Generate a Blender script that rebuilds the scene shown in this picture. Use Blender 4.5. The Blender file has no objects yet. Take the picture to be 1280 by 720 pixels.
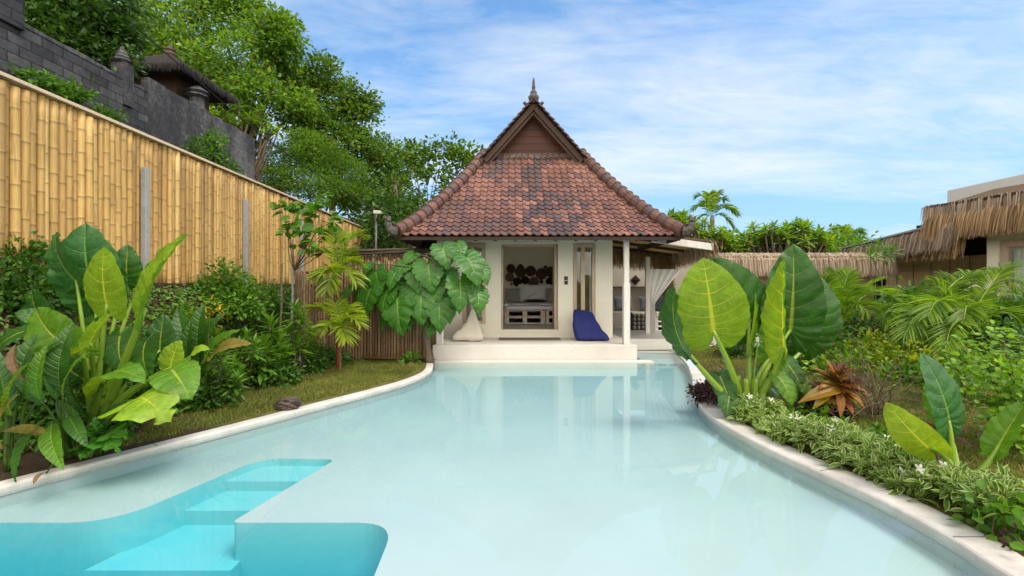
import bpy, bmesh, math
import numpy as np
from mathutils import Vector, Matrix
from mathutils.geometry import delaunay_2d_cdt

R = math.radians
SC = bpy.context.scene
COL = SC.collection
F, HC, HY = 560.0, 1.58, 357.0          # focal length in photo pixels, eye height over the water, horizon row


def P(px, py, Y):
    return np.array([(px - 640) / F * Y, Y, HC - (py - HY) / F * Y])


def G(px, py, z=0.0):
    Y = F * (HC - z) / (py - HY)
    return np.array([(px - 640) / F * Y, Y, z])


def nrm(v):
    v = np.asarray(v, float)
    return v / np.maximum(np.linalg.norm(v, axis=-1, keepdims=True), 1e-9)


# ------------------------------------------------------------------ scene graph
def wloc(o):
    v = np.zeros(3)
    while o is not None:
        v = v + np.array(o.location)
        o = o.parent
    return v


def thing(name, label, cat, loc=(0, 0, 0), group=None, kind=None):
    o = bpy.data.objects.new(name, None)
    COL.objects.link(o)
    o.location = [float(c) for c in loc]
    o.empty_display_size = .1
    return tag(o, label, cat, group, kind)


def tag(o, label=None, cat=None, group=None, kind=None):
    if label: o['label'] = label
    if cat: o['category'] = cat
    if group: o['group'] = group
    if kind: o['kind'] = kind
    return o


class MB:
    """collects geometry in world space; build() links it as one mesh object"""

    def __init__(s):
        s.v, s.f, s.a, s.n = [], {}, [], 0

    def add(s, v, f, a=None, m=0):
        v = np.asarray(v, float).reshape(-1, 3)
        s.v.append(v)
        s.a.append(np.zeros((len(v), 3)) if a is None else np.asarray(a, float).reshape(-1, 3))
        if isinstance(f, np.ndarray):
            s.f.setdefault((f.shape[1], m), []).append(f + s.n)
        else:
            for q in f:
                s.f.setdefault((len(q), m), []).append(np.array([q]) + s.n)
        s.n += len(v)
        return s

    def box(s, lo, hi, m=0, a=None):
        lo, hi = np.minimum(lo, hi), np.maximum(lo, hi)
        x0, y0, z0 = lo; x1, y1, z1 = hi
        v = [(x0, y0, z0), (x1, y0, z0), (x1, y1, z0), (x0, y1, z0), (x0, y0, z1), (x1, y0, z1), (x1, y1, z1), (x0, y1, z1)]
        return s.add(v, BOXF, None if a is None else np.tile(a, (8, 1)), m)

    def bar(s, p, q, w, h, up=(0, 0, 1), m=0):
        p, q = np.asarray(p, float), np.asarray(q, float)
        d = nrm(q - p); sd = nrm(np.cross(d, up)); u = np.cross(sd, d)
        v = [c + sd * w / 2 * i + u * h / 2 * j for c in (p, q) for i, j in ((-1, -1), (1, -1), (1, 1), (-1, 1))]
        return s.add(v, BOXF, None, m)

    def tube(s, pts, r, n=7, m=0, cap=True, a=None, sq=1.0):
        pts = np.asarray(pts, float); k = len(pts)
        r = np.broadcast_to(np.asarray(r, float), (k,))
        t = nrm(np.gradient(pts, axis=0))
        ref = np.array([0, 0, 1.]) if abs(t[:, 2]).mean() < .8 else np.array([0, 1., 0])
        x = nrm(np.cross(t, ref)); y = np.cross(t, x)
        an = np.arange(n) / n * 2 * np.pi
        ring = pts[:, None] + r[:, None, None] * (np.cos(an)[None, :, None] * x[:, None] + sq * np.sin(an)[None, :, None] * y[:, None])
        i = np.arange(k - 1)[:, None] * n; j = np.arange(n)[None]
        j2 = (j + 1) % n
        f = np.stack([i + j, i + j2, i + n + j2, i + n + j], -1).reshape(-1, 4)
        aa = None
        if a is not None: aa = np.repeat(np.asarray(a, float).reshape(k, 3), n, 0)
        b = s.n
        s.add(ring.reshape(-1, 3), f, aa, m)
        if cap:
            s.f.setdefault((n, m), []).append(b + np.arange(n)[::-1][None])
            s.f.setdefault((n, m), []).append(b + (k - 1) * n + np.arange(n)[None])
        return s

    def lathe(s, c, prof, n=16, m=0):
        c = np.asarray(c, float)
        return s.tube([c + (0, 0, z) for r, z in prof], [max(r, 1e-3) for r, z in prof], n, m)

    def build(s, name, mats, parent=None, smooth=False, bevel=0, loc=None):
        v = np.concatenate(s.v)
        off = wloc(parent) if parent is not None else (np.asarray(loc, float) if loc is not None else np.zeros(3))
        me = bpy.data.meshes.new(name)
        me.vertices.add(len(v)); me.vertices.foreach_set('co', (v - off).astype(np.float32).ravel())
        li, ls, mi = [], [], []
        for (k, m), fl in s.f.items():
            a = np.concatenate(fl)
            li.append(a.ravel()); ls.append(np.full(len(a), k)); mi.append(np.full(len(a), m))
        li, ls, mi = np.concatenate(li), np.concatenate(ls), np.concatenate(mi)
        me.loops.add(len(li)); me.loops.foreach_set('vertex_index', li.astype(np.int32))
        me.polygons.add(len(ls))
        me.polygons.foreach_set('loop_start', (np.cumsum(ls) - ls).astype(np.int32))
        me.polygons.foreach_set('material_index', mi.astype(np.int32))
        me.polygons.foreach_set('use_smooth', np.full(len(ls), bool(smooth)))
        at = me.attributes.new('lv', 'FLOAT_VECTOR', 'POINT')
        at.data.foreach_set('vector', np.concatenate(s.a).astype(np.float32).ravel())
        me.update(calc_edges=True)
        me.validate()
        for mt in (mats if isinstance(mats, (list, tuple)) else [mats]): me.materials.append(mt)
        o = bpy.data.objects.new(name, me)
        COL.objects.link(o)
        if parent is not None: o.parent = parent
        elif loc is not None: o.location = [float(c) for c in loc]
        if bevel:
            b = o.modifiers.new('bevel', 'BEVEL'); b.width = bevel; b.segments = 2; b.limit_method = 'ANGLE'
        return o


BOXF = np.array([(3, 2, 1, 0), (4, 5, 6, 7), (0, 1, 5, 4), (1, 2, 6, 5), (2, 3, 7, 6), (3, 0, 4, 7)])


# ------------------------------------------------------------------ materials
class Nt:
    def __init__(s, name):
        s.m = bpy.data.materials.new(name); s.m.use_nodes = True
        s.t = s.m.node_tree; s.t.nodes.clear()
        s.out = s.t.nodes.new('ShaderNodeOutputMaterial')

    def n(s, typ, **kw):
        nd = s.t.nodes.new('ShaderNode' + typ)
        for k, v in kw.items():
            k2 = k.replace('_', ' ')
            if k[0] == 'i' and k[1:].isdigit(): s.set(nd.inputs[int(k[1:])], v)
            elif hasattr(nd, k): setattr(nd, k, v)
            else: s.set(nd.inputs[k2], v)
        return nd

    def set(s, sock, v):
        if isinstance(v, bpy.types.NodeSocket): s.t.links.new(v, sock)
        elif isinstance(v, bpy.types.Node): s.t.links.new(v.outputs[0], sock)
        else:
            if sock.type == 'RGBA' and len(v) == 3: v = (*v, 1)
            sock.default_value = v

    def math(s, op, a, b=0.0, c=None):
        nd = s.t.nodes.new('ShaderNodeMath'); nd.operation = op
        s.set(nd.inputs[0], a); s.set(nd.inputs[1], b)
        if c is not None: s.set(nd.inputs[2], c)
        return nd.outputs[0]

    def mix(s, f, a, b, blend='MIX'):
        nd = s.t.nodes.new('ShaderNodeMix'); nd.data_type = 'RGBA'; nd.blend_type = blend
        s.set(nd.inputs[0], f); s.set(nd.inputs[6], a); s.set(nd.inputs[7], b)
        return nd.outputs[2]

    def ramp(s, f, stops, interp='LINEAR'):
        nd = s.t.nodes.new('ShaderNodeValToRGB'); nd.color_ramp.interpolation = interp
        e = nd.color_ramp.elements
        while len(e) < len(stops): e.new(.5)
        for el, (p, c) in zip(e, stops):
            el.position = p
            el.color = (c, c, c, 1) if isinstance(c, (int, float)) else (*c, 1)
        s.set(nd.inputs[0], f)
        return nd.outputs[0]

    def noise(s, scale, detail=4, rough=.6, vec=None, stretch=None, dist=0):
        if vec is None: vec = s.t.nodes.new('ShaderNodeTexCoord').outputs['Object']
        if stretch:
            mp = s.t.nodes.new('ShaderNodeMapping'); s.set(mp.inputs[0], vec); mp.inputs['Scale'].default_value = stretch; vec = mp.outputs[0]
        nd = s.t.nodes.new('ShaderNodeTexNoise')
        s.set(nd.inputs['Vector'], vec); nd.inputs['Scale'].default_value = scale
        nd.inputs['Detail'].default_value = detail; nd.inputs['Roughness'].default_value = rough; nd.inputs['Distortion'].default_value = dist
        return nd.outputs[0]

    def bump(s, h, strength=.3, dist=.02):
        nd = s.t.nodes.new('ShaderNodeBump'); s.set(nd.inputs['Height'], h)
        nd.inputs['Strength'].default_value = strength; nd.inputs['Distance'].default_value = dist
        return nd.outputs[0]

    def bsdf(s, col, rough=.6, spec=.4, bump=None, **kw):
        nd = s.t.nodes.new('ShaderNodeBsdfPrincipled')
        s.set(nd.inputs['Base Color'], col); s.set(nd.inputs['Roughness'], rough); s.set(nd.inputs['Specular IOR Level'], spec)
        if bump is not None: s.set(nd.inputs['Normal'], bump)
        for k, v in kw.items(): s.set(nd.inputs[k.replace('_', ' ')], v)
        return nd.outputs[0]

    def end(s, sh):
        s.t.links.new(sh, s.out.inputs['Surface'])
        return s.m


def hexc(r, g, b):
    return tuple((c / 255 / 12.92) if c / 255 <= .04045 else ((c / 255 + .055) / 1.055) ** 2.4 for c in (r, g, b))


def vary(c, k):
    return tuple(min(1, x * k) for x in c)


def pm(name, c, c2=None, scale=6, rough=.7, spec=.3, bump=.15, stretch=None, fine=40):
    """painted / mineral surface: two tones by noise, fine grain bump"""
    t = Nt(name)
    c2 = c2 or vary(c, .8)
    n1 = t.noise(scale, 6, .65, stretch=stretch)
    n2 = t.noise(fine, 4, .6, stretch=stretch)
    col = t.mix(t.ramp(n1, [(.35, 0.), (.68, 1.)]), c, c2)
    col = t.mix(.25, col, t.ramp(n2, [(.3, vary(c, .75)), (.7, vary(c, 1.1))]))
    return t.end(t.bsdf(col, rough, spec, t.bump(t.math('ADD', t.math('MULTIPLY', n1, .6), n2), bump)))


def wood(name, c, c2, axis='z', rough=.7, scale=9, isl=.35):
    t = Nt(name)
    st = {'x': (.12, 1, 1), 'y': (1, .12, 1), 'z': (1, 1, .12)}[axis]
    n1 = t.noise(scale, 8, .7, stretch=st, dist=1.2)
    n2 = t.noise(scale * 6, 5, .7, stretch=st)
    geo = t.n('NewGeometry')
    col = t.mix(t.ramp(n1, [(.32, 0.), (.7, 1.)]), c, c2)
    col = t.mix(t.math('MULTIPLY', t.ramp(n2, [(.45, 0.), (.62, 1.)]), .35), col, vary(c2, .55))
    col = t.mix(isl, col, t.mix(geo.outputs['Random Per Island'], vary(c, .6), vary(c, 1.25)))
    return t.end(t.bsdf(col, rough, .3, t.bump(n2, .35, .01)))


def leafmat(name, cols, transl=.35, rough=.45, edge=None, spec=.35, tint=(1.25, 1.3, .5), under=1.25):
    """small leaves: tone differs leaf by leaf; both faces; light passes through"""
    t = Nt(name)
    geo = t.n('NewGeometry')
    isl = geo.outputs['Random Per Island']
    cols = [(c[0] * 1.25, c[1] * 1.32, c[2] * 1.15) for c in cols] if tint[1] > 1.05 else cols
    st = [(i / max(1, len(cols) - 1), c) for i, c in enumerate(cols)]
    col = t.ramp(isl, st)
    big = t.noise(.9, 3, .6)
    col = t.mix(1.0, col, t.ramp(big, [(.32, (.55, .60, .55)), (.68, (1.4, 1.34, 1.2))]), 'MULTIPLY')
    lv = t.n('Attribute', attribute_name='lv')
    sx = t.n('SeparateXYZ', i0=lv.outputs['Vector'])
    if edge:
        nz = t.noise(30, 3)
        f = t.ramp(t.math('ADD', sx.outputs[1], t.math('MULTIPLY', nz, .5)), [(.88, 0.), (1.0, 1.)])
        col = t.mix(f, col, edge)
    mid = t.ramp(sx.outputs[1], [(0., .35), (.12, 0.)])
    col = t.mix(mid, col, vary(cols[-1], 1.6))
    col = t.mix(t.math('MULTIPLY', geo.outputs['Backfacing'], 1.0), col, t.mix(1.0, col, (under, under, under * .9), 'MULTIPLY'))
    p = t.bsdf(col, rough, spec)
    tr = t.n('BsdfTranslucent', Color=t.mix(1.0, col, tint, 'MULTIPLY'))
    mx = t.n('MixShader', i0=transl, i1=p, i2=tr.outputs[0])
    return t.end(mx.outputs[0])


def bigleafmat(name, top, under, vein, veinu=None, transl=.3, edge=None, rough=.33, mottle=.35, vw=.075):
    top, under = (top[0] * 1.2, top[1] * 1.25, top[2] * 1.1), (under[0] * 1.15, under[1] * 1.15, under[2])
    t = Nt(name)
    geo = t.n('NewGeometry')
    lv = t.n('Attribute', attribute_name='lv')
    sx = t.n('SeparateXYZ', i0=lv.outputs['Vector'])
    ph, s, tt = sx.outputs[0], sx.outputs[1], sx.outputs[2]
    back = geo.outputs['Backfacing']
    fr = t.math('ABSOLUTE', t.math('SUBTRACT', t.math('FRACT', t.math('ADD', ph, .5)), .5))
    fr = t.math('ADD', fr, t.math('MULTIPLY', s, .05))
    vm = t.ramp(t.math('DIVIDE', fr, vw), [(.25, 1.), (1., 0.)])
    mm = t.ramp(t.math('DIVIDE', s, t.math('SUBTRACT', .085, t.math('MULTIPLY', tt, .065))), [(.45, 1.), (1., 0.)])
    n1 = t.noise(5, 5, .65); n2 = t.noise(38, 4, .6)
    base = t.mix(back, top, under)
    base = t.mix(1.0, base, t.ramp(n1, [(.3, 1 - mottle), (.7, 1 + mottle * .7)]), 'MULTIPLY')
    base = t.mix(1.0, base, t.ramp(n2, [(.35, .86), (.65, 1.12)]), 'MULTIPLY')
    vc = t.mix(back, vein, veinu or vary(vein, 1.25))
    col = t.mix(t.math('MULTIPLY', vm, t.math('ADD', .62, t.math('MULTIPLY', back, .25))), base, vc)
    col = t.mix(t.math('MULTIPLY', mm, t.math('ADD', .55, t.math('MULTIPLY', back, .45))), col, vary(veinu or vein, 1.1))
    if edge:
        f = t.ramp(t.math('ADD', s, t.math('MULTIPLY', t.noise(6, 4, .7), .34)), [(1.0, 0.), (1.12, 1.)])
        col = t.mix(f, col, edge)
    br = t.ramp(t.math('ADD', t.math('MULTIPLY', s, .55), t.math('MULTIPLY', t.noise(2.6, 6, .75), .9)), [(1.035, 0.), (1.085, 1.)])
    col = t.mix(br, col, (.15, .085, .03))
    spot = t.ramp(t.noise(17, 3, .8), [(.72, 0.), (.76, 1.)])
    col = t.mix(t.math('MULTIPLY', spot, .45), col, (.2, .16, .03))
    h = t.math('SUBTRACT', t.math('MULTIPLY', n2, .5), t.math('MULTIPLY', vm, .6))
    h = t.math('ADD', h, t.math('MULTIPLY', t.noise(13, 4, .6), .9))
    p = t.bsdf(col, t.ramp(n2, [(.3, rough - .04), (.7, rough + .14)]), .38, t.bump(h, .5, .014))
    tr = t.n('BsdfTranslucent', Color=t.mix(1.0, col, (1.35, 1.3, .45), 'MULTIPLY'))
    mx = t.n('MixShader', i0=transl, i1=p, i2=tr.outputs[0])
    return t.end(mx.outputs[0])


# ------------------------------------------------------------------ leaves
def lance(n=4, w=.28, curl=.12, peak=.42, fold=.25):
    """lanceolate leaf of unit length along +x, normal +z: vertices, faces, lv (t, s)"""
    t = np.linspace(0, 1, n + 1)
    prof = np.where(t < peak, np.sin(t / peak * np.pi / 2) ** .8, np.cos((t - peak) / (1 - peak) * np.pi / 2) ** .8)
    prof = np.clip(prof, .03, None) * w / 2
    z = -curl * t ** 2
    mid = np.stack([t, 0 * t, z], 1)
    l = np.stack([t, prof, z + prof * fold * 2], 1); r = l * (1, -1, 1)
    v = np.concatenate([mid, l, r])
    i = np.arange(n); k = n + 1
    f = np.concatenate([np.stack([i, i + 1, k + i + 1, k + i], 1), np.stack([2 * k + i, 2 * k + i + 1, i + 1, i], 1)])
    a = np.zeros((3 * k, 3)); a[:, 0] = np.tile(t, 3); a[k:, 1] = 1
    return v, f, a


LEAF1 = (np.array([(0, 0, 0), (.45, .3, .06), (1, 0, -.08), (.45, -.3, .06)]), np.array([(0, 2, 1), (0, 3, 2)]), np.array([(0, .3, 0), (.5, 1, 0), (1, .3, 0), (.5, 1, 0)]))
LEAF1N = (LEAF1[0] * (1, .5, 1), LEAF1[1], LEAF1[2])
OVATE = lance(4, .58, .14, .38, .2)
ROUND = lance(4, .85, .08, .5, .12)
LANCE = lance(4, .26, .2, .42, .22)
STRAP = lance(6, .15, .5, .35, .3)


def frames(d, up):
    d = nrm(d); up = np.broadcast_to(np.asarray(up, float), d.shape)
    z = up - d * (d * up).sum(-1, keepdims=True)
    bad = np.linalg.norm(z, axis=-1) < 1e-3
    z[bad] = (1, 0, 0)
    z = nrm(z); y = np.cross(z, d)
    return np.stack([d, y, z], -2)          # rows: x, y, z axes


def scatter(mb, tmp, pos, d, up, sc, m=0):
    v, f, a = tmp
    fr = frames(np.asarray(d, float), up)
    sc = np.broadcast_to(np.asarray(sc, float), (len(pos),))
    V = pos[:, None] + sc[:, None, None] * np.einsum('vk,nkj->nvj', v, fr)
    fa = f[None] + (np.arange(len(pos)) * len(v))[:, None, None]
    mb.add(V.reshape(-1, 3), fa.reshape(-1, f.shape[1]), np.tile(a, (len(pos), 1)), m)


def rdir(rng, n):
    return nrm(rng.normal(size=(n, 3)))


# outlines: (x along midrib, half width) with the midrib station each lateral vein leaves from
OUT = {
    'alocasia': ([0, -.10, -.2, -.245, -.2, -.07, .12, .32, .52, .72, .88, 1], [0, .02, .08, .19, .31, .42, .485, .50, .445, .325, .19, 0], [0, 0, 0, 0, .005, .02, .07, .17, .34, .57, .79, 1]),
    'heart': ([0, -.14, -.26, -.31, -.25, -.06, .15, .35, .55, .75, .9, 1], [0, .04, .13, .27, .42, .53, .56, .5, .38, .22, .09, 0], [0, 0, 0, 0, .005, .02, .07, .18, .35, .58, .8, 1]),
    'oval': ([0, .01, .04, .1, .2, .34, .48, .62, .76, .88, .96, 1], [0, .08, .2, .32, .42, .47, .465, .42, .32, .19, .08, 0], [0, .005, .015, .03, .08, .18, .31, .46, .63, .79, .92, 1]),
    'strap': ([0, .03, .1, .2, .3, .4, .5, .62, .75, .87, .95, 1], [0, .1, .25, .38, .45, .47, .46, .42, .33, .2, .09, 0], [0, .01, .05, .12, .2, .29, .39, .51, .66, .81, .92, 1]),
}


def smooth_curve(p, n):
    """Catmull-Rom through rows of p, resampled to n points"""
    p = np.asarray(p, float); k = len(p)
    q = np.concatenate([[2 * p[0] - p[1]], p, [2 * p[-1] - p[-2]]])
    u = np.linspace(0, k - 1, n); i = np.minimum(u.astype(int), k - 2); f = (u - i)[:, None]
    a, b, c, d = q[i], q[i + 1], q[i + 2], q[i + 3]
    return .5 * (2 * b + (c - a) * f + (2 * a - 5 * b + 4 * c - d) * f ** 2 + (3 * b - a - 3 * c + d) * f ** 3)


def big_leaf(mb, B, T, N, wid, kind='alocasia', nv=11, ruffle=.036, droop=.06, fold=.1, cup=0., pil=.022, seed=0, lobes=0, scal=.028, side_bend=0., m=0, M=56, S=9):
    """one large veined leaf from petiole joint B to tip T, upper face towards N; wid = full width / length"""
    rng = np.random.default_rng(seed)
    B, T = np.asarray(B, float), np.asarray(T, float)
    L = np.linalg.norm(T - B)
    ex, ey, ez = frames((T - B)[None], np.asarray(N, float)[None])[0]
    ox, oy, om = OUT[kind]
    oy = np.array(oy) / max(oy) * .5 * wid
    c = smooth_curve(np.stack([ox, oy, om], 1), M)
    c[:, 1] = np.maximum(c[:, 1], 0); c[0, 1] = c[-1, 1] = 0
    s = np.linspace(0, 1, S)
    i = np.linspace(0, 1, M)
    p1, p2 = rng.uniform(0, 6.28, 2)
    for sg in (1, -1):
        x = c[:, 2][:, None] * (1 - s) + c[:, 0][:, None] * s
        x = x - .1 * wid * np.sin(np.pi * s)[None] * np.clip(c[:, 1] * 2 / wid, 0, 1)[:, None] * .5
        oe = c[:, 1] * (1 - scal * np.clip(np.cos(2 * np.pi * (i * nv + (.5 if kind == 'heart' else 0))), 0, 1) ** 5 * np.clip(i * 6 - .6, 0, 1) + rng.normal(0, .004, M))
        if lobes:
            cut = np.abs((i * lobes) % 1 - .5) * 2
            oe = oe * (1 - .55 * (cut < .22) * (i > .2) * (i < .93))
        y = oe[:, None] * s[None]
        wv = np.sin(i * nv * 2 * np.pi * .5 + p1 + sg) * .6 + np.sin(i * nv * 2 * np.pi * 1.3 + p2 * sg) * .4
        z = droop * 4 * np.clip(x, -.3, 1) * (1 - x) + fold * y + cup * y * y / wid
        z = z + ruffle * (s ** 2)[None] * wv[:, None] + pil * np.sqrt(s)[None] * (1 - s ** 4)[None] * np.abs(np.sin(np.pi * i * nv))[:, None]
        yy = sg * y + side_bend * x * x
        V = B + L * (x[..., None] * ex + yy[..., None] * ey + z[..., None] * ez)
        a = np.stack([np.broadcast_to((i * nv)[:, None], x.shape), np.broadcast_to(s[None], x.shape), np.broadcast_to(np.clip(c[:, 2], 0, 1)[:, None], x.shape)], -1)
        ii = np.arange(M - 1)[:, None] * S; jj = np.arange(S - 1)[None]
        q = np.stack([ii + jj, ii + S + jj, ii + S + jj + 1, ii + jj + 1], -1).reshape(-1, 4)
        if sg < 0: q = q[:, ::-1]
        mb.add(V.reshape(-1, 3), q.copy(), a.reshape(-1, 3), m)
    return ex, ez


def bez(a, b, c, n=9):
    t = np.linspace(0, 1, n)[:, None]
    return (1 - t) ** 2 * np.asarray(a) + 2 * t * (1 - t) * np.asarray(b) + t * t * np.asarray(c)


def frond(mb, path, ll, n=30, w=.035, droop=.35, vee=.5, seed=0, m=0, taper=1., r=.012, mr=1):
    """feather palm frond: rachis along path, leaflets both sides"""
    rng = np.random.default_rng(seed)
    path = smooth_curve(path, 24)
    mb.tube(path, np.linspace(r, r * .25, 24), 5, mr, cap=False)
    t = np.linspace(.16, 1, n)
    u = t * 23; i = np.minimum(u.astype(int), 22); f = (u - i)[:, None]
    pos = path[i] * (1 - f) + path[i + 1] * f
    tan = nrm(path[np.minimum(i + 1, 23)] - path[np.maximum(i - 1, 0)])
    up = frames(tan, (0, 0, 1.))[:, 2]; side = frames(tan, (0, 0, 1.))[:, 1]
    ln = ll * (np.sin(np.pi * (.12 + .8 * (t - .16) / .84)) ** .6)
    ang = np.linspace(1.15, .45, n)
    tmp = lance(4, w / ll * 1.6, .0, .35, .3)
    for sg in (1, -1):
        d = nrm(tan * np.cos(ang)[:, None] + (side * sg + up * vee * rng.uniform(.4, 1.2, (n, 1))) * np.sin(ang)[:, None] + rng.normal(0, .07, (n, 3)))
        v, fc, a = tmp
        fr = frames(d, up)
        s = ln * rng.uniform(.85, 1.1, n)
        V = pos[:, None] + s[:, None, None] * np.einsum('vk,nkj->nvj', v, fr)
        V[:, :, 2] -= (droop * rng.uniform(.6, 1.4, n) * s)[:, None] * v[None, :, 0] ** 2
        fa = fc[None] + (np.arange(n) * len(v))[:, None, None]
        mb.add(V.reshape(-1, 3), fa.reshape(-1, 4), np.tile(a, (n, 1)), m)


def strands(mb, top, out, n, length, w=.012, seed=0, jitter=.05, m=0, spread=.12, lift=0.0, segs=3):
    """hanging thatch: n thin ribbons starting along the polyline top, falling, pushed out along out"""
    rng = np.random.default_rng(seed)
    top = np.asarray(top, float)
    u = rng.uniform(0, len(top) - 1, n); i = np.minimum(u.astype(int), len(top) - 2); f = (u - i)[:, None]
    p = top[i] * (1 - f) + top[i + 1] * f + rng.normal(0, jitter, (n, 3)) * (1, 1, .5)
    al = nrm(top[i + 1] - top[i])
    out = np.broadcast_to(np.asarray(out, float), (n, 3))
    L = length * rng.uniform(.72, 1.08, n)
    dv = al * rng.normal(0, spread, (n, 1)) + out * rng.uniform(.4, 1., (n, 1))
    t = np.linspace(0, 1, segs + 1)
    W = w * rng.uniform(.6, 1.5, n)
    cen = p[:, None] + L[:, None, None] * (dv[:, None] * (t ** .7 * .35)[None, :, None] + np.array([0, 0, -1.]) * ((t ** 1.15) - lift * np.sin(np.pi * np.minimum(1, t * 1.6)) * .3)[None, :, None])
    wd = (al[:, None] + out[:, None] * rng.normal(0, .4, (n, 1, 1))) * (W[:, None] * (1 - .75 * t)[None])[..., None] * .5
    V = np.stack([cen - wd, cen + wd], 2).reshape(-1, 3)
    k = 2 * (segs + 1)
    b = (np.arange(n) * k)[:, None]; j = (np.arange(segs) * 2)[None]
    q = np.stack([b + j, b + j + 1, b + j + 3, b + j + 2], -1).reshape(-1, 4)
    a = np.zeros((len(V), 3)); a[:, 0] = np.tile(np.repeat(t, 2), n)
    mb.add(V, q, a, m)
# ================================================================== light, sky, camera
w = bpy.data.worlds.new("World"); SC.world = w; w.use_nodes = True


def build_world():
    t = w.node_tree; L = t.links
    bg = t.nodes['Background']; bg.inputs[1].default_value = .15
    sky = t.nodes.new('ShaderNodeTexSky'); sky.sky_type = 'NISHITA'; sky.sun_disc = False
    sky.sun_elevation = R(58); sky.sun_rotation = R(SUN_AZ); sky.dust_density = .25; sky.ozone_density = 4.5; sky.air_density = .9
    k = Nt.__new__(Nt); k.t = t
    tc = t.nodes.new('ShaderNodeTexCoord').outputs['Generated']
    sx = k.n('SeparateXYZ', i0=tc)
    zz = k.math('ADD', k.math('MAXIMUM', sx.outputs[2], 0.0), .16)
    cm = k.n('CombineXYZ', X=k.math('DIVIDE', sx.outputs[0], zz), Y=k.math('DIVIDE', sx.outputs[1], zz), Z=0.0)
    mp = k.n('Mapping', Location=(.35, .2, 0), Rotation=(0, 0, R(-14)), Scale=(.42, 1.05, 1)); k.set(mp.inputs[0], cm)
    n1 = k.noise(1.25, 9, .62, vec=mp.outputs[0], dist=.7)
    n2 = k.noise(.55, 4, .5, vec=cm.outputs[0])
    n3 = k.noise(5.5, 6, .65, vec=mp.outputs[0], dist=1.0)
    d = k.math('ADD', k.math('MULTIPLY', n1, .72), k.math('MULTIPLY', n2, .52))
    d = k.math('ADD', d, k.math('MULTIPLY', k.math('SUBTRACT', n3, .5), .27))
    # unseen bright warm cloud added behind the camera to fill the shade
    fill_cloud = k.ramp(k.math('SUBTRACT', .15, sx.outputs[1]), [(0., 0.), (.5, .42)])
    d = k.math('ADD', d, fill_cloud)
    f = k.ramp(d, [(.50, 0.), (.62, .36), (.77, .78), (.97, 1.)])
    low = k.ramp(sx.outputs[2], [(0., .93), (.22, .55), (.5, .25), (1., .12)])
    hz = k.mix(low, k.mix(1.0, sky.outputs[0], (.33, .66, .80), 'MULTIPLY'), (1.5, 2.12, 2.85))
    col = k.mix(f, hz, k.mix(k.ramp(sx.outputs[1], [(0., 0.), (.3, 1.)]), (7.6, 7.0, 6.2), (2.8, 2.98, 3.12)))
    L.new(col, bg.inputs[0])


SUN_AZ = 128.0
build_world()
sl = bpy.data.lights.new('sun', 'SUN'); sl.energy = 1.25; sl.angle = R(24); sl.color = (1, .93, .82)
sun = bpy.data.objects.new('sun', sl); COL.objects.link(sun)
# the sun stands behind the camera's right shoulder, high, behind thin cloud
_el, _az = R(58), R(SUN_AZ)
_d = Vector((math.sin(_az) * math.cos(_el), math.cos(_az) * math.cos(_el), math.sin(_el)))
sun.rotation_euler = _d.to_track_quat('Z', 'Y').to_euler()
sun.location = (8, -8, 20)

cd = bpy.data.cameras.new('camera'); cam = bpy.data.objects.new('camera', cd); COL.objects.link(cam)
cd.sensor_width = 36; cd.lens = F / 1280 * 36; cd.shift_y = -3 / 1280
cam.location = (0, 0, HC); cam.rotation_euler = (R(90), 0, 0); cd.clip_end = 3000; cd.clip_start = .05
SC.camera = cam
SC.view_settings.view_transform = 'Standard'; SC.view_settings.look = 'None'; SC.view_settings.gamma = 1
SC.view_settings.exposure = 1.2
SC.render.engine = 'CYCLES'
SC.cycles.max_bounces = 8; SC.cycles.transparent_max_bounces = 16; SC.cycles.diffuse_bounces = 4
SC.cycles.sample_clamp_indirect = 6
SC.cycles.use_denoising = True

# ================================================================== materials
M = {}
M['plaster'] = pm('wall_plaster', (.80, .762, .655), (.72, .68, .58), 1.5, .8, .2, .12, fine=30)
M['white'] = pm('white_plaster', (.62, .595, .55), (.53, .50, .455), 1.2, .7, .3, .1, fine=25)
M['terrace'] = pm('terrace_screed', (.60, .57, .52), (.48, .45, .40), 1.6, .55, .4, .08, fine=18)
M['inner'] = pm('inner_plaster', (.86, .81, .70), (.82, .77, .66), 1.5, .85, .2, .08)
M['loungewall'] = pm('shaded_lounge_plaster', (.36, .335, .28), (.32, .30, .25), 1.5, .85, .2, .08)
M['bottle'] = pm('smoky_bottle', (.16, .155, .14), (.12, .115, .1), 6, .3, .5, .02)
M['bark'] = pm('tree_bark', (.13, .105, .08), (.06, .048, .036), 5, .95, .15, .7, stretch=(1, 1, .3))
M['screed'] = pm('grey_screed', (.42, .40, .36), (.34, .32, .29), 1.4, .5, .4, .08)
M['whitewood'] = wood('white_painted_wood', (.72, .71, .68), (.56, .53, .48), 'z', .65, 6, .12)
M['oldwood'] = wood('weathered_door_wood', (.42, .31, .21), (.60, .50, .40), 'z', .75, 7, .2)
M['palewood'] = wood('pale_pallet_wood', (.62, .50, .36), (.50, .38, .26), 'x', .7, 8, .3)
M['blind'] = wood('stained_blind_wood', (.68, .50, .28), (.36, .27, .17), 'x', .7, 4, .3)
M['palwhite'] = wood('white_pallet_wood', (.70, .67, .62), (.5, .45, .4), 'x', .7, 8, .15)
M['mahog'] = wood('dark_gable_boards', (.065, .020, .011), (.11, .034, .018), 'x', .45, 5, .5)
M['barge'] = wood('gable_board_wood', (.055, .030, .020), (.095, .055, .036), 'x', .6, 7, .2)
M['dark'] = wood('dark_rafter_wood', (.035, .022, .015), (.05, .032, .022), 'x', .7, 7, .3)
M['black'] = pm('black_plastic', (.012, .012, .013), (.02, .02, .02), 5, .4, .4, .03)
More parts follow.
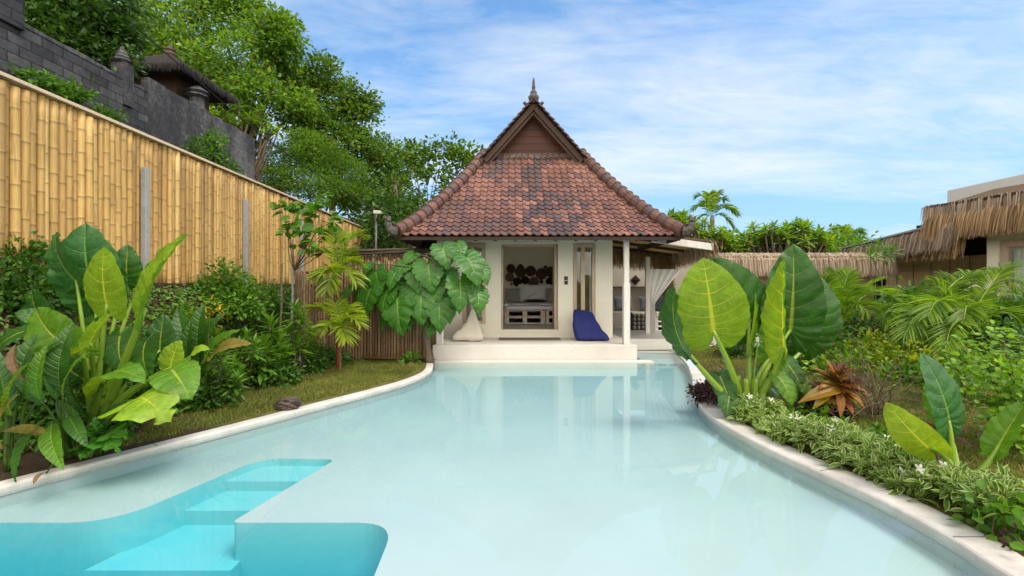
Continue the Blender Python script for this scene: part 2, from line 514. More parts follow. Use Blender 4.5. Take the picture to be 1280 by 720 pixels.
M['stone'] = pm('dark_finial_stone', (.075, .066, .062), (.14, .125, .12), 9, .9, .2, .6, fine=60)
M['cement'] = pm('cement_flashing', (.16, .14, .125), (.06, .052, .048), 9, .9, .2, .5)
M['concrete'] = pm('post_concrete', (.27, .27, .265), (.36, .36, .36), 8, .9, .2, .3)
M['blue'] = pm('navy_canvas', (.014, .020, .12), (.022, .03, .16), 5, .75, .25, .25, fine=90)
M['cream'] = pm('cream_canvas', (.58, .54, .46), (.5, .46, .39), 4, .85, .2, .25, fine=90)
M['sheet'] = pm('white_bed_linen', (.70, .71, .78), (.62, .63, .7), 3, .85, .2, .3, fine=25)
M['pillow'] = pm('grey_pillow_linen', (.34, .33, .33), (.28, .27, .27), 5, .9, .2, .3)
M['cushion'] = pm('slate_cushion', (.10, .11, .125), (.075, .08, .095), 5, .9, .2, .2)
M['curtain'] = pm('white_curtain_cloth', (.74, .73, .72), (.66, .65, .64), 4, .85, .2, .2, fine=60)
M['mat'] = pm('doormat_weave', (.17, .155, .13), (.12, .11, .09), 20, .95, .1, .4, fine=120)
M['steel'] = pm('pole_steel', (.12, .12, .125), (.09, .09, .09), 8, .5, .5, .05)
M['rubber'] = pm('cable_rubber', (.012, .012, .012), (.02, .02, .02), 8, .6, .3, .05)


def weave(name, c, c2):
    t = Nt(name)
    tc = t.n('TexCoord')
    wv = t.n('TexWave', wave_type='RINGS', rings_direction='SPHERICAL', i0=tc.outputs['Object'], Scale=9.0, Distortion=1.5, Detail=2.0)
    col = t.mix(wv.outputs[1], c, c2)
    col = t.mix(.4, col, t.ramp(t.noise(40, 3), [(.35, vary(c, .5)), (.7, vary(c2, 1.3))]))
    return t.end(t.bsdf(col, .9, .15, t.bump(wv.outputs[1], .6, .01)))


BASK = [weave('basket_weave_brown', (.055, .030, .018), (.10, .06, .038)), weave('basket_weave_dark', (.016, .010, .008), (.035, .022, .016)), weave('basket_weave_tan', (.12, .08, .05), (.17, .12, .08))]


def glassmat():
    t = Nt('window_glass')
    lw = t.n('LayerWeight', Blend=.5)
    f = t.math('ADD', .05, t.math('MULTIPLY', t.math('POWER', lw.outputs['Facing'], 5.0), .95))
    tr = t.n('BsdfTransparent', Color=(.9, .94, .92)); gl = t.n('BsdfGlossy', Roughness=0.0)
    return t.end(t.n('MixShader', i0=f, i1=tr.outputs[0], i2=gl.outputs[0]).outputs[0])


M['glass'] = glassmat()


def tilemat(name, base, dark, pale):
    """clay tiles: lv.x is each tile's own firing tone 0..1"""
    t = Nt(name)
    lv = t.n('Attribute', attribute_name='lv'); sx = t.n('SeparateXYZ', i0=lv.outputs['Vector'])
    col = t.ramp(sx.outputs[0], [(0., dark), (.25, vary(dark, 1.35)), (.4, vary(base, .68)), (.7, base), (1., pale)])
    n1 = t.noise(3.2, 7, .7); n2 = t.noise(28, 6, .7)
    col = t.mix(1.0, col, t.ramp(n1, [(.3, (.62, .6, .6)), (.7, (1.15, 1.12, 1.08))]), 'MULTIPLY')
    n4 = t.noise(3.0, 5, .7, stretch=(2.6, .22, .22))
    col = t.mix(t.math('MULTIPLY', t.ramp(n4, [(.5, 0.), (.68, 1.)]), .5), col, (.085, .058, .052))
    moss = t.ramp(t.math('ADD', t.math('MULTIPLY', n2, .6), t.math('MULTIPLY', n1, .5)), [(.58, 0.), (.72, 1.)])
    col = t.mix(t.math('MULTIPLY', moss, .55), col, (.06, .045, .04))
    return t.end(t.bsdf(col, t.ramp(n2, [(.3, .42), (.7, .7)]), .4, t.bump(n2, .3, .01)))


M['tile'] = tilemat('roof_tile_clay', (.20, .098, .078), (.072, .050, .056), (.29, .155, .12))
M['ridge'] = tilemat('ridge_tile_clay', (.15, .075, .058), (.07, .045, .045), (.2, .1, .08))


def bamboomat(name, cols, node, grime=.5):
    """poles: tone by pole; lv.x marks the node rings, lv.y height on the pole"""
    t = Nt(name)
    geo = t.n('NewGeometry'); lv = t.n('Attribute', attribute_name='lv'); sx = t.n('SeparateXYZ', i0=lv.outputs['Vector'])
    col = t.ramp(geo.outputs['Random Per Island'], [(i / (len(cols) - 1), c) for i, c in enumerate(cols)])
    n1 = t.noise(2.2, 7, .7, stretch=(1, 1, .3)); n2 = t.noise(24, 5, .7, stretch=(1, 1, .08)); n3 = t.noise(9, 6, .75)
    col = t.mix(1.0, col, t.ramp(n1, [(.28, (.66, .6, .52)), (.7, (1.16, 1.14, 1.1))]), 'MULTIPLY')
    col = t.mix(t.math('MULTIPLY', t.ramp(n2, [(.5, 0.), (.68, 1.)]), .5), col, vary(cols[0], .55))
    spots = t.ramp(n3, [(.62, 0.), (.72, 1.)])
    col = t.mix(t.math('MULTIPLY', spots, grime), col, vary(node, 1.2))
    col = t.mix(t.math('MULTIPLY', sx.outputs[0], .62), col, node)
    return t.end(t.bsdf(col, .5, .4, t.bump(n2, .2, .006)))


M['bamboo'] = bamboomat('golden_bamboo', [(.30, .18, .06), (.48, .31, .105), (.58, .39, .14), (.42, .255, .085), (.64, .455, .18), (.36, .235, .09), (.54, .36, .125)], (.11, .065, .028))
M['oldbamboo'] = bamboomat('old_bamboo', [(.14, .082, .045), (.22, .14, .078), (.30, .205, .12), (.18, .11, .062)], (.07, .045, .028), .8)


def strandmat(name, cols, tip=.6):
    t = Nt(name)
    geo = t.n('NewGeometry'); lv = t.n('Attribute', attribute_name='lv'); sx = t.n('SeparateXYZ', i0=lv.outputs['Vector'])
    col = t.ramp(geo.outputs['Random Per Island'], [(i / (len(cols) - 1), c) for i, c in enumerate(cols)])
    col = t.mix(1.0, col, t.ramp(t.noise(1.6, 6, .7), [(.3, .7), (.7, 1.2)]), 'MULTIPLY')
    p = t.bsdf(col, .8, .2)
    tr = t.n('BsdfTranslucent', Color=col)
    return t.end(t.n('MixShader', i0=.15, i1=p, i2=tr.outputs[0]).outputs[0])


M['thatch'] = strandmat('grey_brown_thatch', [(.24, .17, .11), (.40, .31, .22), (.54, .44, .34), (.32, .235, .16), (.60, .51, .41)])
M['thatchb'] = strandmat('brown_thatch', [(.20, .12, .06), (.36, .235, .12), (.48, .33, .185), (.28, .175, .085)])
M['shrinethatch'] = pm('black_palm_thatch', (.055, .05, .05), (.035, .032, .033), 12, .95, .1, .8, stretch=(1, 1, .25), fine=50)
M['thatchcore'] = pm('thatch_core', (.13, .09, .058), (.075, .052, .034), 12, .95, .1, .8, stretch=(1, 1, .25), fine=50)


def blockmat():
    t = Nt('grey_block_wall')
    tc = t.n('TexCoord'); s = t.n('SeparateXYZ', i0=tc.outputs['Object'])
    cm = t.n('CombineXYZ', X=s.outputs[1], Y=s.outputs[2], Z=0.0)
    b = t.n('TexBrick', Vector=cm.outputs[0], Color1=(.052, .054, .062), Color2=(.10, .102, .11), Mortar=(.035, .035, .038), Scale=1.0, Mortar_Size=.012, Mortar_Smooth=.3, Bias=0.0, Brick_Width=.42, Row_Height=.2)
    n1 = t.noise(1.1, 8, .75); n2 = t.noise(14, 6, .7)
    col = t.mix(1.0, b.outputs[0], t.ramp(n1, [(.3, .3), (.55, .9), (.75, 2.0)]), 'MULTIPLY')
    col = t.mix(t.math('MULTIPLY', t.ramp(n2, [(.5, 0.), (.66, 1.)]), .4), col, (.018, .018, .02))
    h = t.math('ADD', t.math('MULTIPLY', b.outputs[1], -.8), t.math('MULTIPLY', n2, .6))
    return t.end(t.bsdf(col, .92, .2, t.bump(h, .8, .03)))


M['block'] = blockmat()


def stainmat():
    t = Nt('stained_render')
    n1 = t.noise(.9, 9, .75, stretch=(1, 1, .55)); n2 = t.noise(9, 8, .8); n3 = t.noise(45, 4, .7)
    f = t.math('ADD', t.math('MULTIPLY', n1, .7), t.math('MULTIPLY', n2, .45))
    col = t.ramp(f, [(.36, (.022, .023, .027)), (.55, (.055, .056, .062)), (.68, (.15, .15, .155)), (.78, (.3, .3, .31))])
    return t.end(t.bsdf(col, .95, .15, t.bump(t.math('ADD', n2, n3), .7, .03)))


M['render'] = stainmat()


def groundmat():
    t = Nt('garden_soil_and_turf')
    n1 = t.noise(.55, 6, .65); n2 = t.noise(6, 7, .7); n3 = t.noise(60, 4, .7)
    grass = t.ramp(n2, [(.3, (.075, .090, .018)), (.5, (.125, .125, .03)), (.7, (.20, .165, .065))])
    soil = t.ramp(n3, [(.3, (.035, .025, .016)), (.7, (.11, .08, .05))])
    lv = t.n('Attribute', attribute_name='lv'); sx = t.n('SeparateXYZ', i0=lv.outputs['Vector'])
    f = t.ramp(t.math('ADD', sx.outputs[0], t.math('MULTIPLY', t.math('SUBTRACT', n2, .5), .9)), [(.4, 0.), (.6, 1.)])
    col = t.mix(f, grass, soil)
    col = t.mix(1.0, col, t.ramp(n1, [(.3, .8), (.7, 1.15)]), 'MULTIPLY')
    return t.end(t.bsdf(col, .95, .15, t.bump(t.math('ADD', n2, n3), .8, .04)))


M['ground'] = groundmat()


def poolmat(name, c):
    t = Nt(name)
    n1 = t.noise(.8, 5, .6); n2 = t.noise(9, 5, .65); n3 = t.noise(3, 6, .8, dist=.5)
    col = t.mix(t.ramp(n1, [(.35, 0.), (.65, 1.)]), c, vary(c, .93))
    col = t.mix(t.math('MULTIPLY', t.ramp(n3, [(.55, 0.), (.7, 1.)]), .18), col, (.5, .5, .42))
    return t.end(t.bsdf(col, .8, .1, t.bump(n2, .08, .01)))


M['pool'] = poolmat('pool_plaster', (.50, .495, .495))
M['poold'] = poolmat('turquoise_pool_plaster', (.27, .55, .58))


def watermat():
    t = Nt('pool_water')
    lw = t.n('LayerWeight', Blend=.5)
    n1 = t.noise(1.6, 3, .5); n2 = t.noise(9, 2, .5)
    bp = t.bump(t.math('ADD', n1, t.math('MULTIPLY', n2, .12)), .03, .02)
    t.set(lw.inputs['Normal'], bp)
    f = t.math('ADD', .02, t.math('MULTIPLY', t.math('POWER', lw.outputs['Facing'], 5.0), .98))
    tr = t.n('BsdfTransparent', Color=(1, 1, 1)); gl = t.n('BsdfGlossy', Roughness=0.0, Normal=bp)
    t.end(t.n('MixShader', i0=f, i1=tr.outputs[0], i2=gl.outputs[0]).outputs[0])
    va = t.n('VolumeAbsorption', Color=(.25, .855, .93), Density=1.0)
    t.t.links.new(va.outputs[0], t.out.inputs['Volume'])
    return t.m


M['water'] = watermat()


# ================================================================== pool, coping, ground
def dense(pts, n, closed=False):
    return smooth_curve(pts, n)


LEFT = dense([(-5.35, -1.6), (-5.1, .2), (-4.8, 1.6), (-4.38, 2.7), (-3.97, 3.47), (-3.71, 3.87), (-3.41, 4.36), (-3.02, 4.99), (-2.51, 5.86), (-2.03, 6.66), (-1.70, 7.30), (-1.52, 7.95), (-1.52, 8.5), (-1.66, 9.38)], 60)
RIGHT = dense([(3.85, 10.62), (3.5, 9.0), (3.12, 7.75), (2.82, 6.95), (2.60, 6.35), (2.43, 5.7), (2.38, 5.05), (2.47, 4.25), (2.60, 3.67), (2.69, 3.28), (2.72, 2.75), (2.68, 2.44), (2.60, 1.3), (2.55, -.2), (2.4, -1.6)], 60)
BACK = np.array([(2.70, 9.38), (2.70, 10.62)])
OUTL = np.concatenate([LEFT, BACK, RIGHT])


def inpoly(p, poly):
    x, y = p[..., 0], p[..., 1]
    c = np.zeros(x.shape, bool)
    a = poly; b = np.roll(poly, -1, 0)
    for (x0, y0), (x1, y1) in zip(a, b):
        if y0 == y1: continue
        k = (y0 > y) != (y1 > y)
        c ^= k & (x < (x1 - x0) * (y - y0) / (y1 - y0) + x0)
    return c


def offset(line, d):
    t = nrm(np.gradient(line, axis=0))
    return line + np.stack([-t[:, 1], t[:, 0]], 1) * d


# basin floor levels (depths as they read through the surface)
SH = -.15



def rounded(poly, rad):
    out = []
    n = len(poly)
    for i in range(n):
        p, a, b = poly[i], poly[i - 1], poly[(i + 1) % n]
        la, lb = np.linalg.norm(a - p), np.linalg.norm(b - p)
        r = min(rad[i], la * .48, lb * .48)
        if r < 1e-3:
            out.append(p); continue
        s, e = p + (a - p) / la * r, p + (b - p) / lb * r
        for t in np.linspace(0, 1, 9): out.append((1 - t) ** 2 * s + 2 * t * (1 - t) * p + t * t * e)
    return np.array(out)


DEEP = rounded(np.array([(-9., 3.46), (-3.09, 3.46), (-2.66, 4.74), (-1.86, 4.72), (-2.17, 3.46), (-.90, 3.46), (-.78, 1.0), (-.7, -1.), (-9, -1.)]), [0, .35, .25, .10, .06, .30, 0, 0, 0]) * .945
STEPS = [(4.12, -.22), (3.76, -.31), (3.16, -.43)]


def level(p):
    z = np.full(len(p), SH)
    dp = inpoly(p, DEEP)
    z[dp] = -1.3
    tread = dp & (p[:, 0] > -3.02 + (p[:, 1] - 3.16) * .32) & (p[:, 0] < -1.985)
    for y, d in STEPS[::-1]:
        z[tread & (p[:, 1] > y)] = d
    return z


def cdt(pts, edges):
    r = delaunay_2d_cdt([Vector(p) for p in pts], edges, [], 0, 1e-5)
    return np.array([tuple(v) for v in r[0]]), np.array([tuple(f) for f in r[2]])


def loop_edges(n, b=0):
    return [(b + i, b + (i + 1) % n) for i in range(n)]


def build_basin():
    pts = [tuple(p) for p in OUTL]; ed = loop_edges(len(pts))
    b = len(pts); pts += [tuple(p) for p in DEEP]; ed += loop_edges(len(DEEP), b)
    for y, d in STEPS:
        b = len(pts); pts += [(-3.02 + (y - 3.16) * .32, y), (-1.94, y)]; ed.append((b, b + 1))
    b = len(pts); pts += [(-3.02, 3.16), (-3.02 + 1.5 * .32, 4.66)]; ed.append((b, b + 1))
    b = len(pts); pts += [(-1.985, 3.1), (-1.985, 3.32)]; ed.append((b, b + 1))
    v, f = cdt(pts, ed)
    c = v[f].mean(1)
    f = f[inpoly(c, OUTL)]; c = v[f].mean(1)
    z = level(c)
    mb = MB(); wall = {}
    for t, h in zip(f, z):
        q = [(*v[i], h) for i in t]
        a, bb, cc = (np.array(p) for p in q)
        if np.cross(bb - a, cc - a)[2] < 0: q = q[::-1]; t = t[::-1]
        mb.add(q, [(0, 1, 2)], None, int(h < SH - .01))
        for i in range(3):
            e = (int(t[i]), int(t[(i + 1) % 3]))
            wall.setdefault((min(e), max(e)), []).append((h, e))
    for k, l in wall.items():
        if len(l) == 1: l = l + [(.03, None)]
        (h0, e0), (h1, e1) = l
        if abs(h0 - h1) < 1e-4: continue
        lo, hi = min(h0, h1), max(h0, h1)
        p, q = v[k[0]], v[k[1]]
        mb.add([(*p, lo), (*q, lo), (*q, hi), (*p, hi)], [(0, 1, 2, 3)], None, int(hi < SH + .01))
    o = mb.build('pool_basin', [M['pool'], M['poold']]); tag(o, kind='structure')
    # the body of water
    ring = OUTL + nrm(OUTL - OUTL.mean(0)) * .012
    n = len(ring)
    top = np.c_[ring, np.zeros(n)]; bot = np.c_[ring, np.full(n, -1.9)]
    cw = MB()
    area = np.sum(ring[:, 0] * np.roll(ring[:, 1], -1) - np.roll(ring[:, 0], -1) * ring[:, 1])
    cw.add(np.concatenate([top, bot]), [tuple(range(n)) if area > 0 else tuple(range(n))[::-1], tuple(range(n, 2 * n))[::-1] if area > 0 else tuple(range(n, 2 * n))] +
           [((i + 1) % n, i, n + i, n + (i + 1) % n) if area > 0 else (i, (i + 1) % n, n + (i + 1) % n, n + i) for i in range(n)])
    o = cw.build('water', M['water']); tag(o, kind='structure')


build_basin()


def coping(line, wid, sgn):
    """rounded concrete kerb along one bank"""
    prof = [(-.012, -.05), (-.014, .006), (-.014, .018), (-.008, .026), (0, .028), (wid * .5, .030), (wid - .02, .031), (wid - .004, .028), (wid, .02), (wid, -.3)]
    mb = MB(); k = len(prof); n = len(line)
    V = np.stack([np.c_[offset(line, sgn * a), np.full(n, z)] for a, z in prof], 1)
    i = np.arange(n - 1)[:, None] * k; j = np.arange(k - 1)[None]
    q = np.stack([i + j, i + j + 1, i + k + j + 1, i + k + j], -1).reshape(-1, 4)
    if sgn > 0: q = q[:, ::-1].copy()
    mb.add(V.reshape(-1, 3), q)
    return mb


M['kerb'] = pm('kerb_cement', (.58, .56, .535), (.40, .375, .34), 2.6, .75, .3, .2, fine=22)
tag(coping(LEFT[:-2], .13, 1).build('kerb', M['kerb'], smooth=True), kind='structure')
tag(coping(RIGHT[6:], .24, 1).build('kerb', M['kerb'], smooth=True), kind='structure')


M['joint'] = pm('kerb_joint_grime', (.16, .15, .13), (.1, .09, .08), 12, .95, .1, .3)
for line, wid, at in ((LEFT, .13, (16, 27, 38, 48)), (RIGHT, .24, (24, 33, 42, 50))):
    o2 = offset(line, wid - .004)
    jm = MB()
    for k in at:
        a_, b_ = line[k], o2[k]
        jm.bar((a_[0], a_[1], .0295), (b_[0], b_[1], .0318), .005, .003)
    tag(jm.build('kerb_joint', M['joint']), kind='structure')


def smst(a, b, x):
    t = np.clip((x - a) / (b - a), 0, 1)
    return t * t * (3 - 2 * t)


def bankx(y):
    return np.interp(y, [0, 3, 4.5, 6, 7.5, 9, 20], [-5.35, -4.75, -4.5, -4.75, -4.85, -4.9, -4.9])


def gz(x, y):
    """ground height"""
    x, y = np.asarray(x, float), np.asarray(y, float)
    z = np.full(np.broadcast(x, y).shape, .03)
    bx = bankx(y)
    z = z + 1.5 * smst(bx, -5.85, x) * (x < bx)
    z = z + smst(-6.3, -12, x) * 4.2 + smst(-12, -40, x) * 3 + smst(13, 40, y) * 1.0 * smst(-3, -8, x)
    z = z + .05 * np.sin(x * 2.3 + 1) * np.sin(y * 1.9) * (z > .1)
    z = z + .25 * smst(3.4, 6.5, x) * smst(30, 9, y)
    return z


def build_ground():
    hole = np.concatenate([offset(LEFT, .11)[:-1], [(-1.56, 9.47), (2.66, 9.47)], [(2.62, 10.7)], offset(RIGHT, .21)])
    pts = [tuple(p) for p in hole]; ed = loop_edges(len(hole))
    xs = np.concatenate([[-1500, -600, -250, -100, -60, -40, -25, -18, -14, -11, -9, -7.6, -6.8], np.arange(-6.4, 12, .3), [13, 16, 22, 40, 90, 250, 700, 1500]])
    ys = np.concatenate([[-600, -150, -40, -15, -8, -5, -3.4], np.arange(-2, 14, .33), [15, 17, 20, 24, 30, 40, 60, 100, 200, 500, 1500, 2800]])
    g = np.stack(np.meshgrid(xs, ys), -1).reshape(-1, 2)
    g = g + np.random.default_rng(1).uniform(-.004, .004, g.shape)
    d = np.min(np.linalg.norm(g[:, None] - hole[None], axis=2), 1)
    g = g[~inpoly(g, hole) & (d > .12)]
    pts += [tuple(p) for p in g]
    v, f = cdt(pts, ed)
    c = v[f].mean(1); f = f[~inpoly(c, hole)]
    z = gz(v[:, 0], v[:, 1])
    V = np.c_[v, z]
    a, b, c = V[f[:, 0]], V[f[:, 1]], V[f[:, 2]]
    fl = np.cross(b - a, c - a)[:, 2] < 0
    f[fl] = f[fl][:, ::-1]
    soil = smst(.0, -.5, v[:, 0] - bankx(v[:, 1]) - .3) * .9 + .1
    soil = np.where(v[:, 0] > 0, .18, soil)
    soil = np.maximum(soil, .9 * smst(5.3, 4.6, v[:, 1]) * (v[:, 0] < -3))
    soil = np.where((v[:, 0] > 2) & (v[:, 1] > 5.2) & (v[:, 0] < 4.2) & (v[:, 1] < 9), .8, soil)
    o = MB().add(V, f.copy(), np.c_[soil, 0 * soil, 0 * soil]).build('ground', M['ground'], smooth=True)
    tag(o, kind='structure')


build_ground()
# ================================================================== the tiled pavilion
XC = .57                                    # axis of the roof
YW = 10.77                                  # front wall
ZP, ZF = .33, .52                           # terrace and room floor levels


def wx(px): return (px - 640) / F * YW
def wz(py): return HC - (py - HY) / F * YW


def build_pavilion():
    t = thing('pavilion', 'cream garden pavilion with a steep clay tiled roof at the far end of the pool', 'pavilion', (XC, 9.5, 0))
    # terrace, step, inner floor
    b = MB().box((-1.655, 9.46, -.3), (2.62, 16.2, ZP))
    b.build('terrace', M['terrace'], t, bevel=.012)
    MB().box((-1.67, 9.425, -.3), (2.635, 9.459, ZP - .004)).build('riser', M['white'], t, bevel=.006)
    MB().box((-1.60, 9.22, -.3), (2.92, 9.424, .016)).build('step', M['white'], t, bevel=.01)
    MB().box((-1.60, YW + .12, ZP + .003), (2.36, 15.0, ZF)).build('room_floor', M['screed'], t)
    # front wall with three openings (door, two tall windows)
    x0, x1 = -1.675, wx(765.7)
    d0, d1 = wx(626.5), wx(697.5); zd0, zd1 = wz(412), wz(305)
    l0, l1 = wx(578.4), wx(607); r0, r1 = wx(716.4), wx(744.4); zw0, zw1 = wz(404.5), wz(304.3)
    ya, yb, zt = YW, YW + .15, 3.15
    m = MB()
    m.box((x0, ya, zd1), (x1, yb, zt))
    m.box((x0, ya, ZP), (l0, yb, zd1)); m.box((l1, ya, ZP), (d0, yb, zd1))
    m.box((d1, ya, ZP), (r0, yb, zd1)); m.box((r1, ya, ZP), (x1, yb, zd1))
    m.box((d0, ya, ZP), (d1, yb, zd0))
    for a, c in ((l0, l1), (r0, r1)): m.box((a, ya, ZP), (c, yb, zw0))
    # side, rear walls
    for xa, ye in ((x0, 14.8), (x1 - .15, 13.1)):         # side walls; wide unseen openings added to let daylight into the room
        m.box((xa, yb, ZP), (xa + .15, 11.2, 3.6)); m.box((xa, ye, ZP), (xa + .15, 15.0, 3.6)); m.box((xa, 11.2, 3.0), (xa + .15, ye, 3.6)); m.box((xa, 11.2, ZP), (xa + .15, ye, .7))
    m.box((x0, 15.0, ZP), (x1, 15.15, 3.6))
    m.build('wall', M['plaster'], t)
    MB().box((x0 + .153, 14.985, ZF), (x1 - .153, 14.997, 3.3)).box((x0 + .153, yb + .02, 3.12), (x1 - .153, 14.98, 3.16)).build('inner_wall', M['inner'], t)
    # plaster band round the doorway
    m = MB(); e = .045; yf = ya - .012
    m.box((d0 - e, yf, zd0 - .05), (d0, ya + .1, zd1 + e)); m.box((d1, yf, zd0 - .05), (d1 + e, ya + .1, zd1 + e)); m.box((d0, yf, zd1), (d1, ya + .1, zd1 + e)); m.box((d0, yf, zd0 - .05), (d1, ya + .1, zd0))
    m.build('door_surround', M['plaster'], t, bevel=.005)
    fr = MB()
    fr.box((d0 + .003, ya + .02, zd0 + .002), (d0 + .045, ya + .13, zd1 - .003)); fr.box((d0 + .046, ya + .02, zd1 - .05), (d1 - .075, ya + .13, zd1 - .003))
    fr.box((d1 - .03, ya + .02, zd0 + .002), (d1 - .003, ya + .13, zd1 - .003)); fr.box((d0 + .046, ya + .0, zd0 - .02), (d1 - .031, ya + .13, zd0 + .006))
    fo = fr.build('door_frame', M['oldwood'], t, bevel=.004)
    MB().box((d1 - .085, ya + .03, zd0 + .01), (d1 - .032, ya + .5, zd1 - .06)).build('sliding_door', M['oldwood'], t, bevel=.004)
    # tall windows
    for a, c in ((l0, l1), (r0, r1)):
        k = .088
        wmb = MB()
        wmb.box((a, ya - .02, zw0), (a + k, ya + .1, zw1)); wmb.box((c - k, ya - .02, zw0), (c, ya + .1, zw1))
        wmb.box((a + k, ya - .018, zw1 - k), (c - k, ya + .1, zw1)); wmb.box((a + k, ya - .018, zw0), (c - k, ya + .1, zw0 + k * .8))
        wo = wmb.build('window', M['oldwood'], t, bevel=.005)
        xm = a + .44 * (c - a)
        MB().box((xm - .045, ya + .01, zw0 + k * .8), (xm + .05, ya + .07, zw1 - k)).build('mullion', M['palewood'], wo, bevel=.004)
        MB().box((a + k, ya + .045, zw0 + k * .8), (xm - .046, ya + .05, zw1 - k)).box((xm + .051, ya + .045, zw0 + k * .8), (c - k, ya + .05, zw1 - k)).build('pane', M['glass'], wo)
    # light switches
    for py in (345.5, 351):
        MB().box((wx(705.3), ya - .014, wz(py + 4.7)), (wx(709.8), ya, wz(py))).build('light_switch', M['black'], t, bevel=.003)
    # posts at the terrace edge, the lower half boxed out
    for xa in (-1.605, 2.37):
        pmb = MB().box((xa + .012, 9.50, ZP), (xa + .118, 9.61, 2.72)).box((xa, 9.488, ZP), (xa + .135, 9.623, 1.63))
        pmb.build('post', M['whitewood'], t, bevel=.008)
    build_roof(t)


def roof_front(a, x):
    """point of the front slope: a from eave (0) to gable foot (1), x from the axis"""
    return np.stack([XC + x, 9.2 + 3.0 * a, 2.60 + 2.52 * (.74 * a + .26 * a * a)], -1)


def hw(a): return 2.93 - 1.62 * a


def build_roof(t):
    rng = np.random.default_rng(5)
    rows, w = 18, .168
    u = np.array([0, .12, .24, .36, .5, .64, .8, 1.0]); h = np.array([.006, .03, .043, .036, .012, .002, 0, .004])
    mb = MB()
    for r in range(rows):
        a0, a1 = r / rows, (r + 1.12) / rows
        nx = int(3.1 / w) + 1
        for i in range(-nx, nx):
            xa = i * w
            am = (r + .5) / rows
            if abs(xa + w / 2) > hw(am) + .03: continue
            aa = a0 + rng.normal(0, .0016); ll = rng.normal(0, .003)
            x = xa + u * w * 1.03
            lo = roof_front(np.full(8, aa), x); hi = roof_front(np.full(8, a1), x)
            n = np.array([0, -.62, .78])
            lo = lo + n * (h[:, None] + .026 + ll); hi = hi + n * (h[:, None] * .9 + .002)
            lip = lo - n * .022 + np.array([0, .006, 0])
            # firing tone: a patchwork of newer salmon tiles and old dark ones
            xx, q = xa, am
            dark = (abs(xx + .16 - .05 * math.sin(r * 1.3)) < .19 and .15 < q < .93 and (r * 7 + i * 3) % 9 > 1) or (abs(xx - .42) < .27 and .32 < q < .58 and (r + i) % 3 > 0) or (-.45 < xx < .55 and q < .17 and (r + i * 2) % 4 > 1) or (.15 < xx < .45 and .0 < q < .3 and (i + r) % 4 > 0) or (.75 < xx < 1.1 and .12 < q < .5 and (i * 2 + r) % 5 > 2) or (-.1 < xx < .12 and .6 < q < 1.)
            dark2 = math.sin(xx * 2.1 + r * .25) + math.sin(xx * 5.3 - r * .8) > 1.35
            base = .74 + .18 * math.sin(xx * 1.7 + r * .35)
            if xx < -.55: base -= .2
            tone = rng.uniform(.0, .22) if dark else (rng.uniform(.1, .42) if dark2 or rng.random() < .05 else np.clip(base + rng.normal(0, .14), .32, 1))
            tone = .5 * tone + .5 * np.clip(tone, .25, .8)
            if q > .94: tone = min(tone, .42)
            V = np.concatenate([lip, lo, hi])
            j = np.arange(7)
            f = np.concatenate([np.stack([j, j + 1, j + 9, j + 8], 1), np.stack([j + 8, j + 9, j + 17, j + 16], 1)])
            mb.add(V, f, np.tile([tone, 0, 0], (24, 1)))
    mb.build('front_roof', M['tile'], t, smooth=False)
    # side and rear slopes (ridge runs back from the gable)
    RZ = 6.5
    for sg, nm in ((-1, 'side_roof'), (1, 'side_roof')):
        mb = MB()
        pr = np.array([(2.93, 2.60), (2.1, 3.78), (1.31, 5.05), (.65, 5.78), (0, RZ)])
        c = smooth_curve(pr, 26)
        for i in range(25):
            for k in range(44):
                (xa, za), (xb, zb) = c[i], c[i + 1]
                xm = max(xa, xb)
                if xm > 1.33: y0 = 9.2 + 3.0 * (2.93 - xm) / 1.62
                else: y0 = 11.86
                y1 = 26.4 - y0
                ys = np.linspace(y0, y1, 45)
                lo = .02
                tone = np.clip(.6 + rng.normal(0, .2), .1, 1)
                n = np.array([sg * .8, 0, .6])
                mb.add(np.array([(XC + sg * xa, ys[k], za), (XC + sg * xa, ys[k + 1], za), (XC + sg * xb, ys[k + 1], zb), (XC + sg * xb, ys[k], zb)]) + np.array([n * .05, n * .03, n * .005, n * .025]), [(0, 1, 2, 3)], np.tile([tone, 0, 0], (4, 1)))
        mb.build(nm, M['tile'], t)
    mb = MB()
    q = np.array([roof_front(np.array(a), np.array(s * hw(a))) for a, s in ((0, -1), (0, 1), (1, 1), (1, -1))])
    q[:, 1] = 26.4 - q[:, 1]
    mb.add(q, [(1, 0, 3, 2)], np.tile([.6, 0, 0], (4, 1)))
    mb.build('rear_roof', M['tile'], t)
    # boarded underside and eave boards
    mb = MB()
    for sg in (-1, 1):
        mb.add([(XC + sg * 2.88, 9.26, 2.55), (XC + sg * 2.88, 17.1, 2.55), (XC + sg * 1.25, 14.2, 5.0), (XC + sg * 1.25, 12.3, 5.0)], [(0, 1, 2, 3)])
    mb.add([(XC - 2.88, 9.26, 2.55), (XC + 2.88, 9.26, 2.55), (XC + 1.25, 12.3, 4.98), (XC - 1.25, 12.3, 4.98)], [(0, 1, 2, 3)])
    mb.build('roof_lining', M['dark'], t)
    fa = MB().box((XC - 2.9, 9.205, 2.515), (XC + 2.9, 9.24, 2.588))
    for sg in (-1, 1): fa.box((XC + sg * 2.86, 9.245, 2.51), (XC + sg * 2.90, 17.1, 2.58))
    fa.build('eave_board', M['dark'], t, bevel=.004)
    ra = MB()
    for x in np.arange(-2.6, 2.7, .42):
        ra.bar((XC + x, 9.3, 2.545), (XC + x * .8, 10.7, 3.42), .06, .09)
    for sg in (-1, 1):
        for y in np.arange(11.3, 15.5, .5): ra.bar((XC + sg * 2.84, y, 2.545), (XC + sg * 2.12, y, 3.5), .06, .09)
    ra.build('rafter', M['dark'], t)
